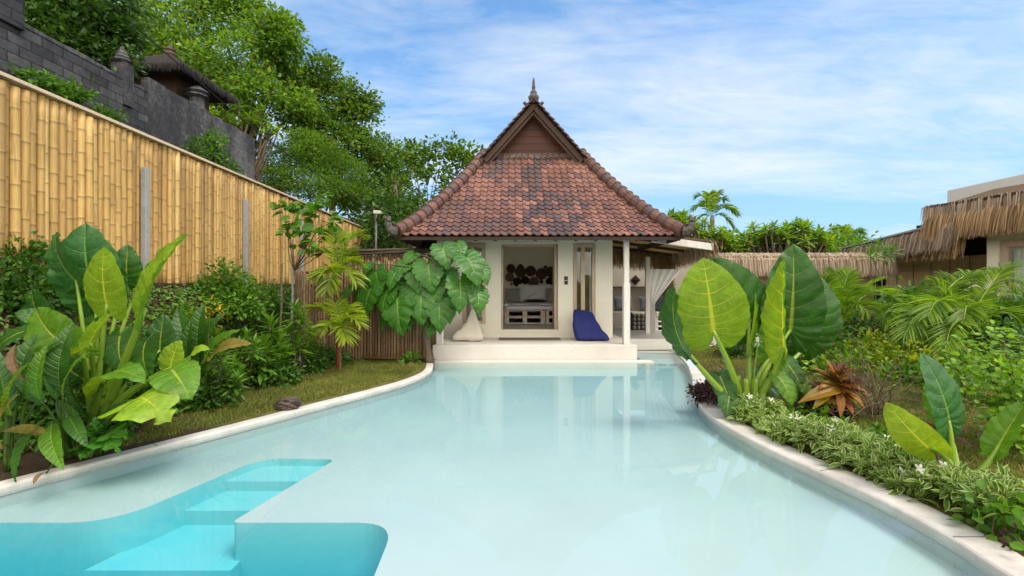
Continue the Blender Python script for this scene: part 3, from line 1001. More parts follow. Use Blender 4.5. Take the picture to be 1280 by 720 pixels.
    # hip ridges of overlapping caps, each with a horn at the corner
    for sg in (-1, 1):
        a = np.linspace(0, 1.0, 200)
        path = roof_front(a, sg * hw(a)) + (0, -.03, .05)
        kick = np.exp(-a * 9)[:, None] * np.array([sg * .02, -.02, .04])
        path = path + kick
        k = 17
        ph = (a * k) % 1
        rad = .145 - .02 * ph + .016 * (ph < .1)
        mb = MB().tube(path, rad, 12, a=np.c_[.5 + .3 * np.sin(np.floor(a * k) * 2.7), 0 * a, 0 * a])
        hp = mb.build('hip_ridge', M['ridge'], t)
        e = path[0]
        o = np.array([sg * .72, -.55, 0])
        hn = MB()
        pts = np.array([e + (0, 0, .0), e + o * .05 + (0, 0, .0), e + o * .11 + (0, 0, .03), e + o * .155 + (0, 0, .10), e + o * .17 + (0, 0, .20), e + o * .13 + (0, 0, .29)])
        hn.tube(smooth_curve(pts, 16), np.linspace(.13, .035, 16) * (1 + .07 * np.sin(np.arange(16) * 2.1)), 8)
        for kk in (6, 9, 12):
            p = smooth_curve(pts, 16)[kk]
            hn.tube([p, p + o * .03 + (0, 0, .05), p + (0, 0, .10) + o * .10], [.04, .03, .006], 6)
        hn.build('corner_horn', M['stone'], hp)
    # cement collar between front slope and gable
    x = np.linspace(-1.28, 1.28, 60)
    mb = MB(); p0 = roof_front(np.full(60, .955), x) + (0, -.02, .04); p1 = roof_front(np.full(60, 1.02), x) + (0, .02, .06)
    p0[:, 2] += .018 * np.sin(np.arange(60) * 1.9) + .01 * np.sin(np.arange(60) * 4.3)
    j = np.arange(59)
    mb.add(np.concatenate([p0, p1]), np.stack([j, j + 1, j + 61, j + 60], 1))
    mb.build('flashing', M['cement'], t, smooth=True)
    # gable boards
    mb = MB(); yg = 12.22; zb = 5.06
    zs = np.linspace(zb, 6.42, 8)
    for i in range(7):
        wa = lambda z: 1.25 * (6.46 - z) / (6.46 - zb)
        a0, a1 = wa(zs[i]), wa(zs[i + 1] - .008)
        pts = [(XC - a0, yg, zs[i]), (XC + a0, yg, zs[i]), (XC + a1, yg, zs[i + 1] - .008), (XC - a1, yg, zs[i + 1] - .008)]
        mb.add(pts + [(x, y + .03, z) for x, y, z in pts], np.array([(0, 1, 2, 3), (4, 7, 6, 5), (0, 4, 5, 1), (3, 2, 6, 7)]))
    mb.build('gable_panel', M['mahog'], t)
    ap = np.array([XC, 11.80, 6.46])
    for sg in (-1, 1):
        ft = np.array([XC + sg * 1.36, 11.80, 4.93])
        d = nrm(ft - ap); n = np.array([sg * -d[2], 0, sg * d[0]]) if sg > 0 else np.array([d[2], 0, -d[0]])
        n = n if n[2] > 0 else -n
        bg = MB()
        bg.bar(ap - d * .055 - n * .085 + (0, .06 + .004 * sg, 0), ft - n * .085 + (0, .06, 0), .05, .14, up=n)
        bo = bg.build('gable_board', M['barge'], t, bevel=.008)
        MB().bar(ap - d * .17 - n * .192 + (0, .12 + .004 * sg, 0), ft - n * .192 + (0, .12, 0) + d * .05, .05, .075, up=n).build('inner_board', M['barge'], bo, bevel=.008)
        # tile ends riding on the board
        te = MB(); Lg = np.linalg.norm(ft - ap)
        for k in range(11):
            p = ap + d * (Lg * (k + .0) / 11); q = ap + d * (Lg * (k + 1.12) / 11)
            te.bar(p + n * .012 + (0, .02, 0), q + n * .05 + (0, .02, 0), .22, .035, up=n, m=0)
        te.build('verge_tile', M['ridge'], bo, bevel=.006)
    rd = MB(); y = np.linspace(11.74, 14.6, 160); ph = (y * 4) % 1
    rd.tube(np.c_[np.full(160, XC), y, np.full(160, 6.50)], .115 - .02 * ph, 12, a=np.c_[np.full(160, .5), y * 0, y * 0])
    rd.build('ridge', M['ridge'], t)
    fi = MB().lathe((XC, 11.82, 6.44), [(.12, 0), (.13, .05), (.14, .08), (.14, .12), (.10, .17), (.08, .2), (.095, .23), (.07, .26), (.05, .29), (.04, .33), (.052, .36), (.04, .4), (.034, .5), (.03, .56), (.012, .62)], 14)
    fi.build('finial', M['stone'], t, smooth=True)


build_pavilion()


# ------------------------------------------------------------------ in the room: bed, baskets
def pallet(mb, x0, x1, y0, y1, z0, h, m=0):
    """one pallet: top boards, blocks, bottom boards"""
    tb = h * .16; n = 3
    mb.box((x0, y0, z0 + h - tb), (x1, y1, z0 + h), m)
    mb.box((x0, y0 + .01, z0), (x1, y0 + .11, z0 + tb), m); mb.box((x0, y1 - .11, z0), (x1, y1 - .01, z0 + tb), m)
    bw = min(.12, (x1 - x0) * .13)
    for i in range(n):
        xc = x0 + bw / 2 + (x1 - x0 - bw) * i / (n - 1)
        mb.box((xc - bw / 2, y0 + .012, z0 + tb + .001), (xc + bw / 2, y1 - .012, z0 + h - tb - .001), m)


def pillowmesh(mb, c, sx, sy, sz, rot=0, tilt=0, n=12, p=3.2, m=0, seed=0):
    """soft squarish pillow"""
    u = np.linspace(-1, 1, n); g = np.stack(np.meshgrid(u, u, indexing='ij'), -1)
    e = np.clip((1 - np.abs(g[..., 0]) ** p) * (1 - np.abs(g[..., 1]) ** p), 0, 1) ** .45
    rng = np.random.default_rng(seed)
    wr = .12 * np.sin(g[..., 0] * 5 + rng.uniform(0, 6)) * np.sin(g[..., 1] * 4 + rng.uniform(0, 6))
    pin = 1 - .07 * (1 - np.abs(g[..., ::-1]) ** 2)
    xy = g * pin
    Rm = (Matrix.Rotation(rot, 3, 'Z') @ Matrix.Rotation(tilt, 3, 'X'))
    Rm = np.array(Rm)
    i = np.arange(n - 1)[:, None] * n; j = np.arange(n - 1)[None]
    q = np.stack([i + j, i + n + j, i + n + j + 1, i + j + 1], -1).reshape(-1, 4)
    for s in (1, -1):
        V = np.stack([xy[..., 0] * sx / 2, xy[..., 1] * sy / 2, s * e * (1 + wr) * sz / 2], -1).reshape(-1, 3) @ Rm.T + np.asarray(c)
        mb.add(V, q.copy() if s > 0 else q[:, ::-1].copy(), None, m)


def build_room():
    bx0, bx1, by0, by1 = -.22, 1.62, 12.4, 14.45
    t = thing('bed', 'white bed on a base of pale wooden pallets seen through the doorway', 'bed', (.7, 12.4, ZF))
    m = MB(); pallet(m, bx0 + .02, .92, by0 + .02, by1, ZF, .19, 1); pallet(m, bx0 + .02, .92, by0 + .02, by1, ZF + .19, .19, 0)
    pallet(m, .94, bx1, by0 + .02, by1, ZF, .19, 1); pallet(m, .94, bx1, by0 + .02, by1, ZF + .19, .19, 0)
    m.build('pallet_base', [M['palewood'], M['palwhite']], t, bevel=.004)
    MB().box((bx0, by0, ZF + .382), (bx1, by1, ZF + .57)).build('mattress', M['sheet'], t, bevel=.06)
    # rumpled cover
    n = 26; u, v = np.meshgrid(np.linspace(0, 1, n), np.linspace(0, 1, n), indexing='ij')
    z = ZF + .585 + .012 * np.sin(u * 17 + v * 5) * np.sin(v * 9) - .12 * smst(.06, 0, u) - .10 * smst(.05, 0, v)
    i = np.arange(n - 1)[:, None] * n; j = np.arange(n - 1)[None]
    q = np.stack([i + j, i + n + j, i + n + j + 1, i + j + 1], -1).reshape(-1, 4)
    MB().add(np.stack([bx0 - .02 + u * (bx1 - bx0 + .04), by0 - .02 + v * 1.3, z], -1).reshape(-1, 3), q).build('bed_cover', M['pillow'], t, smooth=True)
    z0 = ZF + .58
    for lab, c, s, tl in (('grey pillow at the left end of the bed', (.02, 14.2, z0 + .2), (.5, .42, .16), R(68)), ('long pale bolster pillow in the middle of the bed head', (.72, 14.28, z0 + .26), (1.05, .55, .2), R(72)), ('small grey pillow at the right end of the bed', (1.3, 14.05, z0 + .2), (.45, .42, .16), R(68))):
        pb = MB(); pillowmesh(pb, c, *s, 0, tl)
        tag(pb.build('pillow', M['pillow'] if 'grey' in lab else M['sheet'], smooth=True, loc=c), lab, 'pillow', 'pillows on the bed')
    bag = thing('folded_throw', 'black and tan folded throw lying on the white bed', 'throw', (.6, 12.8, z0))
    th = MB()
    pts = np.array([(.28, 12.75, z0 + .03), (.42, 12.8, z0 + .1), (.55, 12.85, z0 + .2), (.68, 12.9, z0 + .26)])
    th.tube(smooth_curve(pts, 14), np.linspace(.06, .025, 14), 8, sq=.5)
    th.build('knot', M['palewood'], bag, smooth=True)
    th = MB(); pillowmesh(th, (.66, 12.85, z0 + .05), .7, .3, .08, .05)
    th.build('cloth', M['black'], bag, smooth=True)
    # woven baskets on the back wall
    def zx(x, y):
        px, py = 600 + x * .18054, 300 + y * .18054
        return P(px, py, 14.97)
    sc = .18054 / F * 14.97
    specs = [(213, 198, 31, 0, 'frilled brown basket at the upper left of the wall display', 'star'), (280, 222, 38, 0, 'drop shaped brown basket with a pointed top', 'drop'), (350, 215, 36, 0, 'round brown basket between the pointed one and the widest one', 'disc'),
             (425, 235, 39, 0, 'widest dark brown woven basket of the wall display', 'disc'), (452, 188, 11, 0, 'tiny basket above all the large ones', 'disc'), (492, 222, 38, 0, 'upper round basket beside the sliding door', 'disc'),
             (205, 258, 31, 2, 'tan basket hanging below the frilled one', 'disc'), (258, 290, 30, 1, 'nearly black basket below the pointed one', 'disc'), (313, 278, 27, 1, 'smaller dark basket touching the tan lower one', 'disc'),
             (370, 292, 36, 2, 'large tan basket lowest in the middle', 'disc'), (425, 288, 13, 0, 'tiny basket under the widest one', 'disc'), (483, 287, 27, 1, 'black basket lowest near the sliding door', 'disc'), (218, 305, 9, 2, 'tiny tan basket lowest at the left end', 'disc')]
    for x, y, r, ci, lab, kd in specs:
        c = zx(x, y); r = r * sc
        an = np.linspace(0, 2 * np.pi, 49)[:-1]
        rr = np.full(48, r)
        if kd == 'star': rr = r * (1 + .1 * np.cos(an * 16))
        if kd == 'drop': rr = r * (1 + .45 * np.clip(np.sin(an), 0, 1) ** 9)
        mb = MB(); prof = [(0.02, -.03), (.35, -.035), (.7, -.05), (.9, -.065), (1., -.06), (1.02, -.02), (.95, 0)]
        V = np.concatenate([np.stack([c[0] + rr * k * np.cos(an), np.full(48, c[1] + d), c[2] + rr * k * np.sin(an)], 1) for k, d in prof])
        i = np.arange(len(prof) - 1)[:, None] * 48; j = np.arange(48)[None]; j2 = (j + 1) % 48
        mb.add(V, np.stack([i + j, i + 48 + j, i + 48 + j2, i + j2], -1).reshape(-1, 4)); mb.add(V[:48], [tuple(range(48))])
        tag(mb.build('wall_basket', BASK[ci], smooth=True, loc=c), lab, 'basket', 'woven baskets on the bedroom wall')


build_room()


# ------------------------------------------------------------------ on the terrace
def softmesh(name, mat, verts, faces, label, cat, loc, levels=3, crease=None):
    me = bpy.data.meshes.new(name); v = np.array(verts, float) - np.asarray(loc)
    me.from_pydata([tuple(p) for p in v], [], faces); me.update()
    bm = bmesh.new(); bm.from_mesh(me); bmesh.ops.recalc_face_normals(bm, faces=bm.faces); bm.to_mesh(me); bm.free()
    me.materials.append(mat)
    for p in me.polygons: p.use_smooth = True
    o = bpy.data.objects.new(name, me); COL.objects.link(o); o.location = [float(c) for c in loc]
    a = me.attributes.new('crease_edge', 'FLOAT', 'EDGE'); a.data.foreach_set('value', np.full(len(me.edges), .45, np.float32))
    s = o.modifiers.new('sub', 'SUBSURF'); s.levels = s.render_levels = levels
    tex = bpy.data.textures.new(name + '_folds', 'CLOUDS'); tex.noise_scale = .13
    d = o.modifiers.new('folds', 'DISPLACE'); d.texture = tex; d.strength = .06; d.mid_level = .5
    tag(o, label, cat)
    return o


def build_terrace_things():
    y = 10.25
    b = lambda px, py, dy=0: P(px, py, y + dy)
    z = ZP + .012
    # navy bean bag: a slumped wedge with its tall seam at the left
    L0, R0 = (718.5 - 640) / F * y, (763 - 640) / F * y
    top = [(L0 + .06, y + .2, 1.0), (L0 + .40, y + .24, .93)]
    V = [(L0, y - .22, z), (R0, y - .24, z), (R0 - .06, y + .34, z), (L0 + .04, y + .38, z),
         (L0 - .06, y - .16, .64), (L0 + .58, y - .16, .62), (L0 + .54, y + .36, .64), (L0 + .0, y + .38, .66),
         (L0 + .0, y + .06, 1.03), (L0 + .42, y + .08, .98), (L0 + .40, y + .28, .98), (L0 + .02, y + .28, 1.03)]
    Fc = [(0, 1, 2, 3), (0, 4, 5, 1), (1, 5, 6, 2), (2, 6, 7, 3), (3, 7, 4, 0), (4, 8, 9, 5), (5, 9, 10, 6), (6, 10, 11, 7), (7, 11, 8, 4), (8, 11, 10, 9)]
    softmesh('bean_bag', M['blue'], V, Fc, 'slumped navy blue bean bag under the right window of the pavilion', 'bean bag', (L0 + .4, y, z))
    xl, xr = (567.5 - 640) / F * y, (604 - 640) / F * y; xm = (590 - 640) / F * y
    V = [(xl, y - .28, z), (xr, y - .28, z), (xr, y + .34, z), (xl, y + .34, z), (xl - .02, y - .30, z + .1), (xr + .02, y - .3, z + .1), (xr, y + .34, z + .14), (xl, y + .34, z + .14),
         (xm - .14, y - .06, .72), (xm + .16, y - .06, .72), (xm + .14, y + .24, .72), (xm - .14, y + .24, .72), (xm - .02, y + .06, 1.04), (xm + .03, y + .06, 1.04), (xm + .03, y + .11, 1.04), (xm - .02, y + .11, 1.04)]
    Fc = [(0, 1, 2, 3)]
    for k in (0, 4, 8):
        for i in range(4): Fc.append((k + i, k + (i + 1) % 4, k + 4 + (i + 1) % 4, k + 4 + i))
    Fc.append((12, 13, 14, 15))
    softmesh('bean_bag', M['cream'], V, Fc, 'pyramid shaped cream bean bag beside the left window of the pavilion', 'bean bag', (xm, y, z))
    tag(MB().box(((623.5 - 640) / F * 10.4, 10.22, ZP + .002), ((700.6 - 640) / F * 10.4, 10.66, ZP + .016)).build('doormat', M['mat'], bevel=.004, loc=(.3, 10.4, ZP)), 'flat grey brown doormat before the pavilion doorway', 'doormat')


build_terrace_things()


# ================================================================== open lounge beside the pavilion
def build_lounge():
    t = thing('lounge_pavilion', 'open lounge with a thatch fringed canopy and white beam joined to the pavilion', 'lounge', (3.6, 11.5, .3))
    MB().box((2.64, 10.75, -.2), (7.2, 15.2, .30)).build('platform', M['screed'], t, bevel=.01)
    MB().box((2.66, 10.735, -.2), (7.2, 10.748, .296)).build('riser', M['white'], t)
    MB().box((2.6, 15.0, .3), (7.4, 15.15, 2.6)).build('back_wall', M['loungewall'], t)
    MB().box((2.55, 14.72, 1.50), (5.2, 14.98, 1.55)).build('shelf', M['dark'], t)
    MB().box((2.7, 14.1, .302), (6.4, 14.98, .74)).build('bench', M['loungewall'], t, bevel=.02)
    # sloping canopy
    A, B = P(815, 298.5, 10.0), P(891, 309, 10.0)
    A2 = A + np.array([-.6, 0, .07])
    MB().bar(A, B, .08, .15).build('beam', M['whitewood'], t, bevel=.006)
    back = np.array([.1, 3.6, -.12])
    zl = np.array([0, 0, .09])
    cb = MB()
    c = [A2 + zl, B + zl + (.1, 0, 0), B + back + zl, A2 + back + zl]
    cb.add([*c, *[p + (0, 0, .05) for p in c]], BOXF)
    cb.build('canopy', M['thatchcore'], t)
    ml = MB(); rng = np.random.default_rng(3)
    for k in range(46):
        f0, f1 = k / 46, (k + .93) / 46
        p = lambda f, s: (A2 + (B - A2) * s) + back * f + zl - (0, 0, .012)
        ml.add([p(f0, 0), p(f0, 1), p(f1, 1), p(f1, 0)], [(3, 2, 1, 0)])
    ml.build('matting', M['bamboo'], t)
    for s in (.1, .5, .9): pass
    rf = MB()
    for f in (.12, .38, .64, .9): rf.bar(A2 + back * f + zl - (0, 0, .05), B + back * f + zl - (0, 0, .05), .05, .06)
    rf.build('rafter', M['dark'], t)
    # fringes: along the far edge and down the right edge
    st = MB()
    f0 = A2 + back * .72 + (-.1, 0, .05); f1 = B + back * .72 + (0, 0, .07)
    strands(st, [f0, f1], (0, -1, 0), 1500, .52, .014, 3, .05)
    strands(st, [B + (.02, -.05, .09), B + back * .75 + (.05, 0, .08)], (1, 0, 0), 900, .38, .014, 4, .03, spread=.2)
    st.build('fringe', M['thatchb'], t)
    tt = MB(); strands(tt, [B + (-.15, .0, .16), B + back * .8 + (-.1, 0, .14)], (1, 0, 0), 700, .4, .015, 6, .06, lift=.5)
    tt.build('thatch', M['thatch'], t)
    pw = P(809.5, 423, 12.0)
    MB().box((pw[0] - .055, 11.95, .30), (pw[0] + .055, 12.06, 2.35)).build('post', M['whitewood'], t, bevel=.006)
    # carved brown screen on the right
    MB().box((5.0, 13.9, .31), (5.05, 14.9, 2.2)).build('screen', M['oldbamboo'], t)
    # contents
    cu = MB(); n = 40
    for k in range(1):
        u = np.linspace(0, 1, n); v = np.linspace(0, 1, 30)
        U, V_ = np.meshgrid(u, v, indexing='ij')
        x0 = pw[0] + .07; top = np.array([x0, x0 + .86])
        wdt = .86 * (1 - V_) ** 1.3 + .13
        wdt = np.where(V_ > .55, .14 + .05 * (V_ - .55), .14 + (.72) * (1 - V_ / .55) ** 1.1)
        x = x0 + U * wdt
        zz = 2.02 - V_ * 1.7
        zz = zz + (U * .0)
        y = 12.02 + .045 * np.sin(U * 26 + V_ * 2) * (.4 + .6 * V_)
        i = np.arange(n - 1)[:, None] * 30; j = np.arange(29)[None]
        cu.add(np.stack([x, y, zz], -1).reshape(-1, 3), np.stack([i + j, i + 30 + j, i + 31 + j, i + j + 1], -1).reshape(-1, 4))
    tag(cu.build('curtain', M['curtain'], smooth=True, loc=(pw[0], 12, .4)), 'gathered white curtain tied to the slim white post of the lounge', 'curtain')
    for k, (x, lab) in enumerate(((2.95, 'slate cushion against the lounge wall nearest the pavilion'), (3.62, 'slate cushion on the lounge bench between two others'), (4.45, 'slate cushion just right of the curtain post'), (5.0, 'slate cushion at the far right end of the bench'))):
        cm = MB(); pillowmesh(cm, (x, 14.62, .99), .6, .5, .2, 0, R(72), seed=k)
        tag(cm.build('cushion', M['cushion'], smooth=True, loc=(x, 14.6, .75)), lab, 'cushion', 'slate cushions on the lounge bench')
    pt = thing('pallet_table', 'low white table stacked from pallets behind the curtain', 'table', (4.3, 12.8, .3))
    for k in range(3):
        pb = MB(); pallet(pb, 4.02, 4.75, 12.6, 13.4, .302 + k * .135, .133); pb.build('pallet', M['palwhite'], pt, bevel=.004)
    MB().box((4.0, 12.57, .712), (4.77, 13.43, .74)).build('top', M['palewood'], pt, bevel=.004)
    cp = MB().lathe((4.12, 12.75, .741), [(.03, 0), (.035, .02), (.04, .1), (.034, .1), (.03, .03)], 14)
    tag(cp.build('cup', M['white'], smooth=True, loc=(4.12, 12.75, .741)), 'small white cup on the pallet table', 'cup')
    c = P(794.4, 350, 14.95); r = .17
    d = MB().add([(c[0] - r, c[1], c[2]), (c[0], c[1], c[2] + r), (c[0] + r, c[1], c[2]), (c[0], c[1], c[2] - r), (c[0], c[1] - .07, c[2])], [(0, 1, 4), (1, 2, 4), (2, 3, 4), (3, 0, 4), (3, 2, 1, 0)])
    tag(d.build('wall_basket', BASK[1], loc=c), 'diamond shaped dark wall ornament above the lounge bench', 'basket')
    rk = thing('bottle_rack', 'low dark rack of pale bottles at the foot of the curtain post', 'rack', (3.75, 12.9, .3))
    fm = MB(); bo = MB()
    for k in range(4):
        z = .34 + .12 * k
        fm.box((3.45, 12.85, z - .05), (3.95, 13.15, z - .035))
        for q in range(4): bo.tube([(3.52 + q * .12, 12.84, z + .01), (3.52 + q * .12, 13.1, z + .01)], .043, 10)
    for x in (3.44, 3.95): fm.box((x, 12.84, .302), (x + .02, 13.15, .8))
    fm.build('frame', M['dark'], rk); bo.build('bottle', M['bottle'], rk, smooth=True)
    for x, s, lab in ((2.9, 'jar', 'dark jar standing alone near the pavilion end of the lounge shelf'), (3.14, 'pot', 'squat dark pot on the lounge shelf')):
        j = MB().lathe((x, 14.85, 1.552), [(.05, 0), (.09, .03), (.1, .12), (.07, .2), (.045, .24), (.055, .28)] if s == 'jar' else [(.06, 0), (.11, .05), (.1, .12), (.06, .15)], 14)
        tag(j.build(s, M['black'], smooth=True, loc=(x, 14.85, 1.552)), lab, s)


build_lounge()


# ================================================================== thatched buildings at the right
def build_thatch():
    # long low thatched wall top
    t = thing('thatched_walkway', 'long low walkway roof of shaggy grey thatch behind the right hand plants', 'walkway', (8.5, 13.2, .2))
    x0, x1 = 5.75, 11.0
    core = MB(); n = 30
    xs = np.linspace(x0, x1 - .1, n)
    core.tube(np.c_[xs, np.full(n, 13.3), np.full(n, 2.18)], np.r_[np.full(n - 3, .36), .34, .28, .16], 12)
    core.build('roof_core', M['thatchcore'], t, smooth=True)
    s = MB(); z = 2.52
    for k, (dy, dz, L, cnt) in enumerate(((-.05, 0, .62, 2600), (-.2, -.05, .6, 2200), (-.3, -.16, .5, 1800), (.1, 0, .5, 700))):
        strands(s, [(x0, 13.3 + dy, z + dz), (x1 - .12, 13.3 + dy, z + dz)], (0, -1, 0), cnt, L, .016, 20 + k, .035, lift=.7)
    an = np.linspace(-1.4, 1.6, 14)
    for k, rr in enumerate((.1, .25)):
        strands(s, np.c_[x1 - .15 + rr * np.cos(an), 13.3 + rr * 1.2 * np.sin(an), np.full(14, z - .02 - rr * .25)], (.8, -.5, 0), 700, .55, .016, 30 + k, .04, lift=.5)
    s.build('thatch', M['thatch'], t)
    MB().box((x0, 13.25, .1), (x1 - .3, 13.4, 2.2)).build('wall', M['oldbamboo'], t)
    # villa
    v = thing('thatched_villa', 'white villa with deep shaggy thatch eaves and a bamboo blind at the right', 'villa', (11.4, 11, .2))
    E0, E1 = np.array([11.14, 12.0]), np.array([11.62, 9.3])
    d = nrm(E1 - E0); n_ = np.array([-d[1], d[0]]); n_ = n_ if n_[0] < 0 else -n_      # out towards the garden
    E2 = E0 + d * 4.5
    q = lambda p, off, z: np.array([p[0] + n_[0] * off, p[1] + n_[1] * off, z])
    o3 = np.array([n_[0], n_[1], 0])
    rc = MB()
    rc.add([q(E0, 0, 3.62), q(E2, 0, 3.62), q(E2, -2.2, 4.25), q(E0, -2.2, 4.25), q(E0, 0, 3.5), q(E2, 0, 3.5), q(E2, -2.2, 4.1), q(E0, -2.2, 4.1)], BOXF)
    rc.build('roof', M['thatchcore'], v)
    rb = MB()
    for k in range(14): rb.bar(q(E0 + d * (k * .32), .02, 3.665), q(E0 + d * (k * .32 + .3), .02, 3.675), .12, .06)
    rb.build('ridge_pole', M['dark'], v)
    s = MB()
    strands(s, [q(E0, -.03, 3.5), q(E2, -.03, 3.5)], o3, 3600, .72, .02, 40, .04, spread=.1)
    strands(s, [q(E0, .05, 3.4), q(E2, .05, 3.4)], o3, 2200, .6, .02, 41, .04, spread=.1)
    strands(s, [q(E0, -.02, 3.45), q(E0, -1.0, 3.6)], (0, 1, 0), 900, .65, .02, 45, .04)
    s.build('eave_thatch', M['thatchb'], v)
    s = MB()
    for k in range(44):
        c = k / 44 * 4.5
        p = E0 + d * c
        strands(s, [q(p - d * .07, -.02, 3.66), q(p + d * .07, -.02, 3.66)], o3, 46, .42 + .16 * math.sin(k * 2.3), .022, 50 + k, .03, spread=.35, lift=1.2)
    s.build('top_thatch', M['thatch'], v)
    # white wall with window under the eave
    wo = .45
    W0 = E0 + d * 1.15
    wl = MB()
    zb, zt = .1, 3.45
    def wbox(mb, a, b, z0, z1, o0, o1, m=0):
        c = [q(E0 + d * a, -o0, 0), q(E0 + d * b, -o0, 0), q(E0 + d * b, -o1, 0), q(E0 + d * a, -o1, 0)]
        mb.add([(p[0], p[1], z) for z in (z0, z1) for p in c], BOXF, None, m)
    wbox(wl, 1.0, 1.27, zb, zt, wo, wo + .15); wbox(wl, 1.27, 2.55, zb, .9, wo, wo + .15); wbox(wl, 1.27, 2.55, 2.66, zt, wo, wo + .15); wbox(wl, 2.55, 4.5, zb, zt, wo, wo + .15)
    wbox(wl, .35, 1.0, zb, 1.68, wo, wo + .15)
    wl.build('wall', M['plaster'], v)
    fr = MB()
    wbox(fr, 1.27, 1.42, .9, 2.66, wo - .03, wo + .1); wbox(fr, 2.4, 2.55, .9, 2.66, wo - .03, wo + .1); wbox(fr, 1.42, 2.4, 2.5, 2.66, wo - .028, wo + .1); wbox(fr, 1.42, 2.4, .9, 1.02, wo - .028, wo + .1)
    fo = fr.build('window', M['oldwood'], v, bevel=.006)
    gp = MB(); wbox(gp, 1.42, 2.4, 1.02, 2.5, wo + .04, wo + .048); gp.build('pane', M['glass'], fo)
    cu = MB()
    n = 60; u = np.linspace(0, 1, n)
    pts = np.array([q(E0 + d * (1.45 + .92 * a), -(wo + .13 + .03 * math.sin(a * 60)), 0) for a in u])
    j = np.arange(n - 1)
    cu.add(np.concatenate([pts + (0, 0, 1.03), pts + (0, 0, 2.5)]), np.stack([j, j + 1, j + n + 1, j + n], 1))
    cu.build('net_curtain', M['curtain'], v, smooth=True)
    dk = MB(); wbox(dk, -4.6, -2.0, .1, 2.75, 2.2, 2.3); wbox(dk, -2.0, 1.3, .1, 3.5, 2.2, 2.3); wbox(dk, .9, .98, .1, 3.4, wo + .2, 2.2); dk.build('recess_shade', M['black'], v)  # black sheets stand in for the shade inside the opening
    # lower, further wing: grey thatch lean-to over a striped bamboo blind
    A, B = np.array([11.75, 15.9]), np.array([11.2, 12.05])
    dd = nrm(B - A); nn = np.array([-dd[1], dd[0]]); nn = nn if nn[0] < 0 else -nn
    o3 = np.array([nn[0], nn[1], 0])
    q2 = lambda p, off, z: np.array([p[0] + nn[0] * off, p[1] + nn[1] * off, z])
    rc = MB(); B2 = B + dd * .9
    rc.add([q2(A, 0, 2.78), q2(B2, 0, 3.08), q2(B2, -2.5, 3.5), q2(A, -2.5, 3.2), q2(A, 0, 2.7), q2(B2, 0, 3.0), q2(B2, -2.5, 3.4), q2(A, -2.5, 3.1)], BOXF)
    rc.build('wing_roof', M['thatchcore'], v)
    rb = MB()
    rb.bar(q2(A, .02, 2.9), q2(B - dd * .1, .02, 3.14), .16, .05); rb.build('ridge_batten', M['concrete'], v)
    s = MB()
    for k in range(34):
        f = k / 34; p = A + (B2 - A) * f; zc = 2.86 + .3 * f
        strands(s, [q2(p - dd * .08, 0, zc), q2(p + dd * .08, 0, zc + .02)], o3, 46, .5 + .15 * f, .022, 100 + k, .03, spread=.22, lift=.3)
    strands(s, [q2(A, -.05, 2.8), q2(B2, -.05, 3.05)], o3, 1800, .55, .02, 60, .05)
    s.build('wing_thatch', M['thatch'], v)
    s = MB(); strands(s, [q2(B - dd * 1.6, -.2, 3.0), q2(B2, -.2, 3.0)], o3, 900, .72, .02, 61, .05)
    s.build('wing_underthatch', M['thatchb'], v)
    # blind of stained boards facing the garden
    bl = MB()
    p0, p1 = P(1108, 340, 14.6), P(1236, 340, 12.2)
    for k in range(6):
        bl.bar((p0[0], p0[1], 1.3 + k * .205), (p1[0], p1[1], 1.3 + k * .205), .03, .203)
    bl.build('blind', M['blind'], v)
    bs = MB()
    for f in (.12, .3, .48, .66, .84):
        q_ = p0 * (1 - f) + p1 * f + (-.03, -.03, 0)
        bs.tube([(q_[0], q_[1], 1.2), (q_[0], q_[1], 2.42)], .006, 5)
    bs.build('blind_cord', M['dark'], v)
    # white parapet high behind
    MB().box((13.6, 11.2, 3.2), (17, 11.4, 4.55)).box((13.6, 11.4, 3.2), (13.8, 14, 4.55)).build('parapet', M['white'], v, bevel=.01)
    l = P(1212, 324, 12.6) + np.array([.35, .3, 0])
    lm = thing('glint_lamp', 'small amber lamp glowing for an orange glint in the dark recess beside the bamboo blind', 'lamp', l)
    tlm = Nt('glint_glow'); em = tlm.n('Emission', Color=(1, .5, .18, 1), Strength=3.0); gm = tlm.end(em.outputs[0])  # glow put in for a reflected orange glint
    MB().lathe(l, [(.02, 0), (.035, .02), (.04, .06), (.03, .09)], 12).build('bulb', gm, lm, smooth=True)
    MB().lathe(l, [(.05, .085), (.06, .1), (.02, .13), (.008, .3)], 12).build('lamp_holder', M['black'], lm)


build_thatch()
# ================================================================== bamboo fences, block wall, shrine
def poles(mb, pts, z0, z1, r, rng, nn=.36, seg=7, half=True):
    """upright canes with node rings; pts (n,2)"""
    for k, (x, y) in enumerate(pts):
        rr = r[k] if hasattr(r, '__len__') else r
        a, b = float(z0[k]), float(z1[k])
        nodes = np.cumsum(np.r_[a + rng.uniform(.08, nn), nn * rng.uniform(.6, 1.25) * np.linspace(.9, 1.2, 12)]); nodes = nodes[nodes < b - .06]
        zs = [a]; rad = [1.]; nd = [0.]
        for q in nodes:
            for dz, s, m in ((-.05, 1., 0.), (-.014, 1.0, .1), (-.004, 1.04, 1.), (.006, 1.04, .6), (.016, 1.0, .0), (.05, 1.0, 0.)):
                zs.append(q + dz); rad.append(s); nd.append(m)
        zs.append(b); rad.append(.97); nd.append(0.)
        o = np.argsort(zs); zs = np.array(zs)[o]; rad = np.array(rad)[o]; nd = np.array(nd)[o]
        lx, ly = rng.normal(0, .006, 2)
        h = (zs - a) / (b - a)
        p = np.c_[x + lx * h, y + ly * h + rng.normal(0, .004) * np.sin(h * 3), zs]
        mb.tube(p, rr * rad, seg, a=np.c_[nd, h, 0 * h])


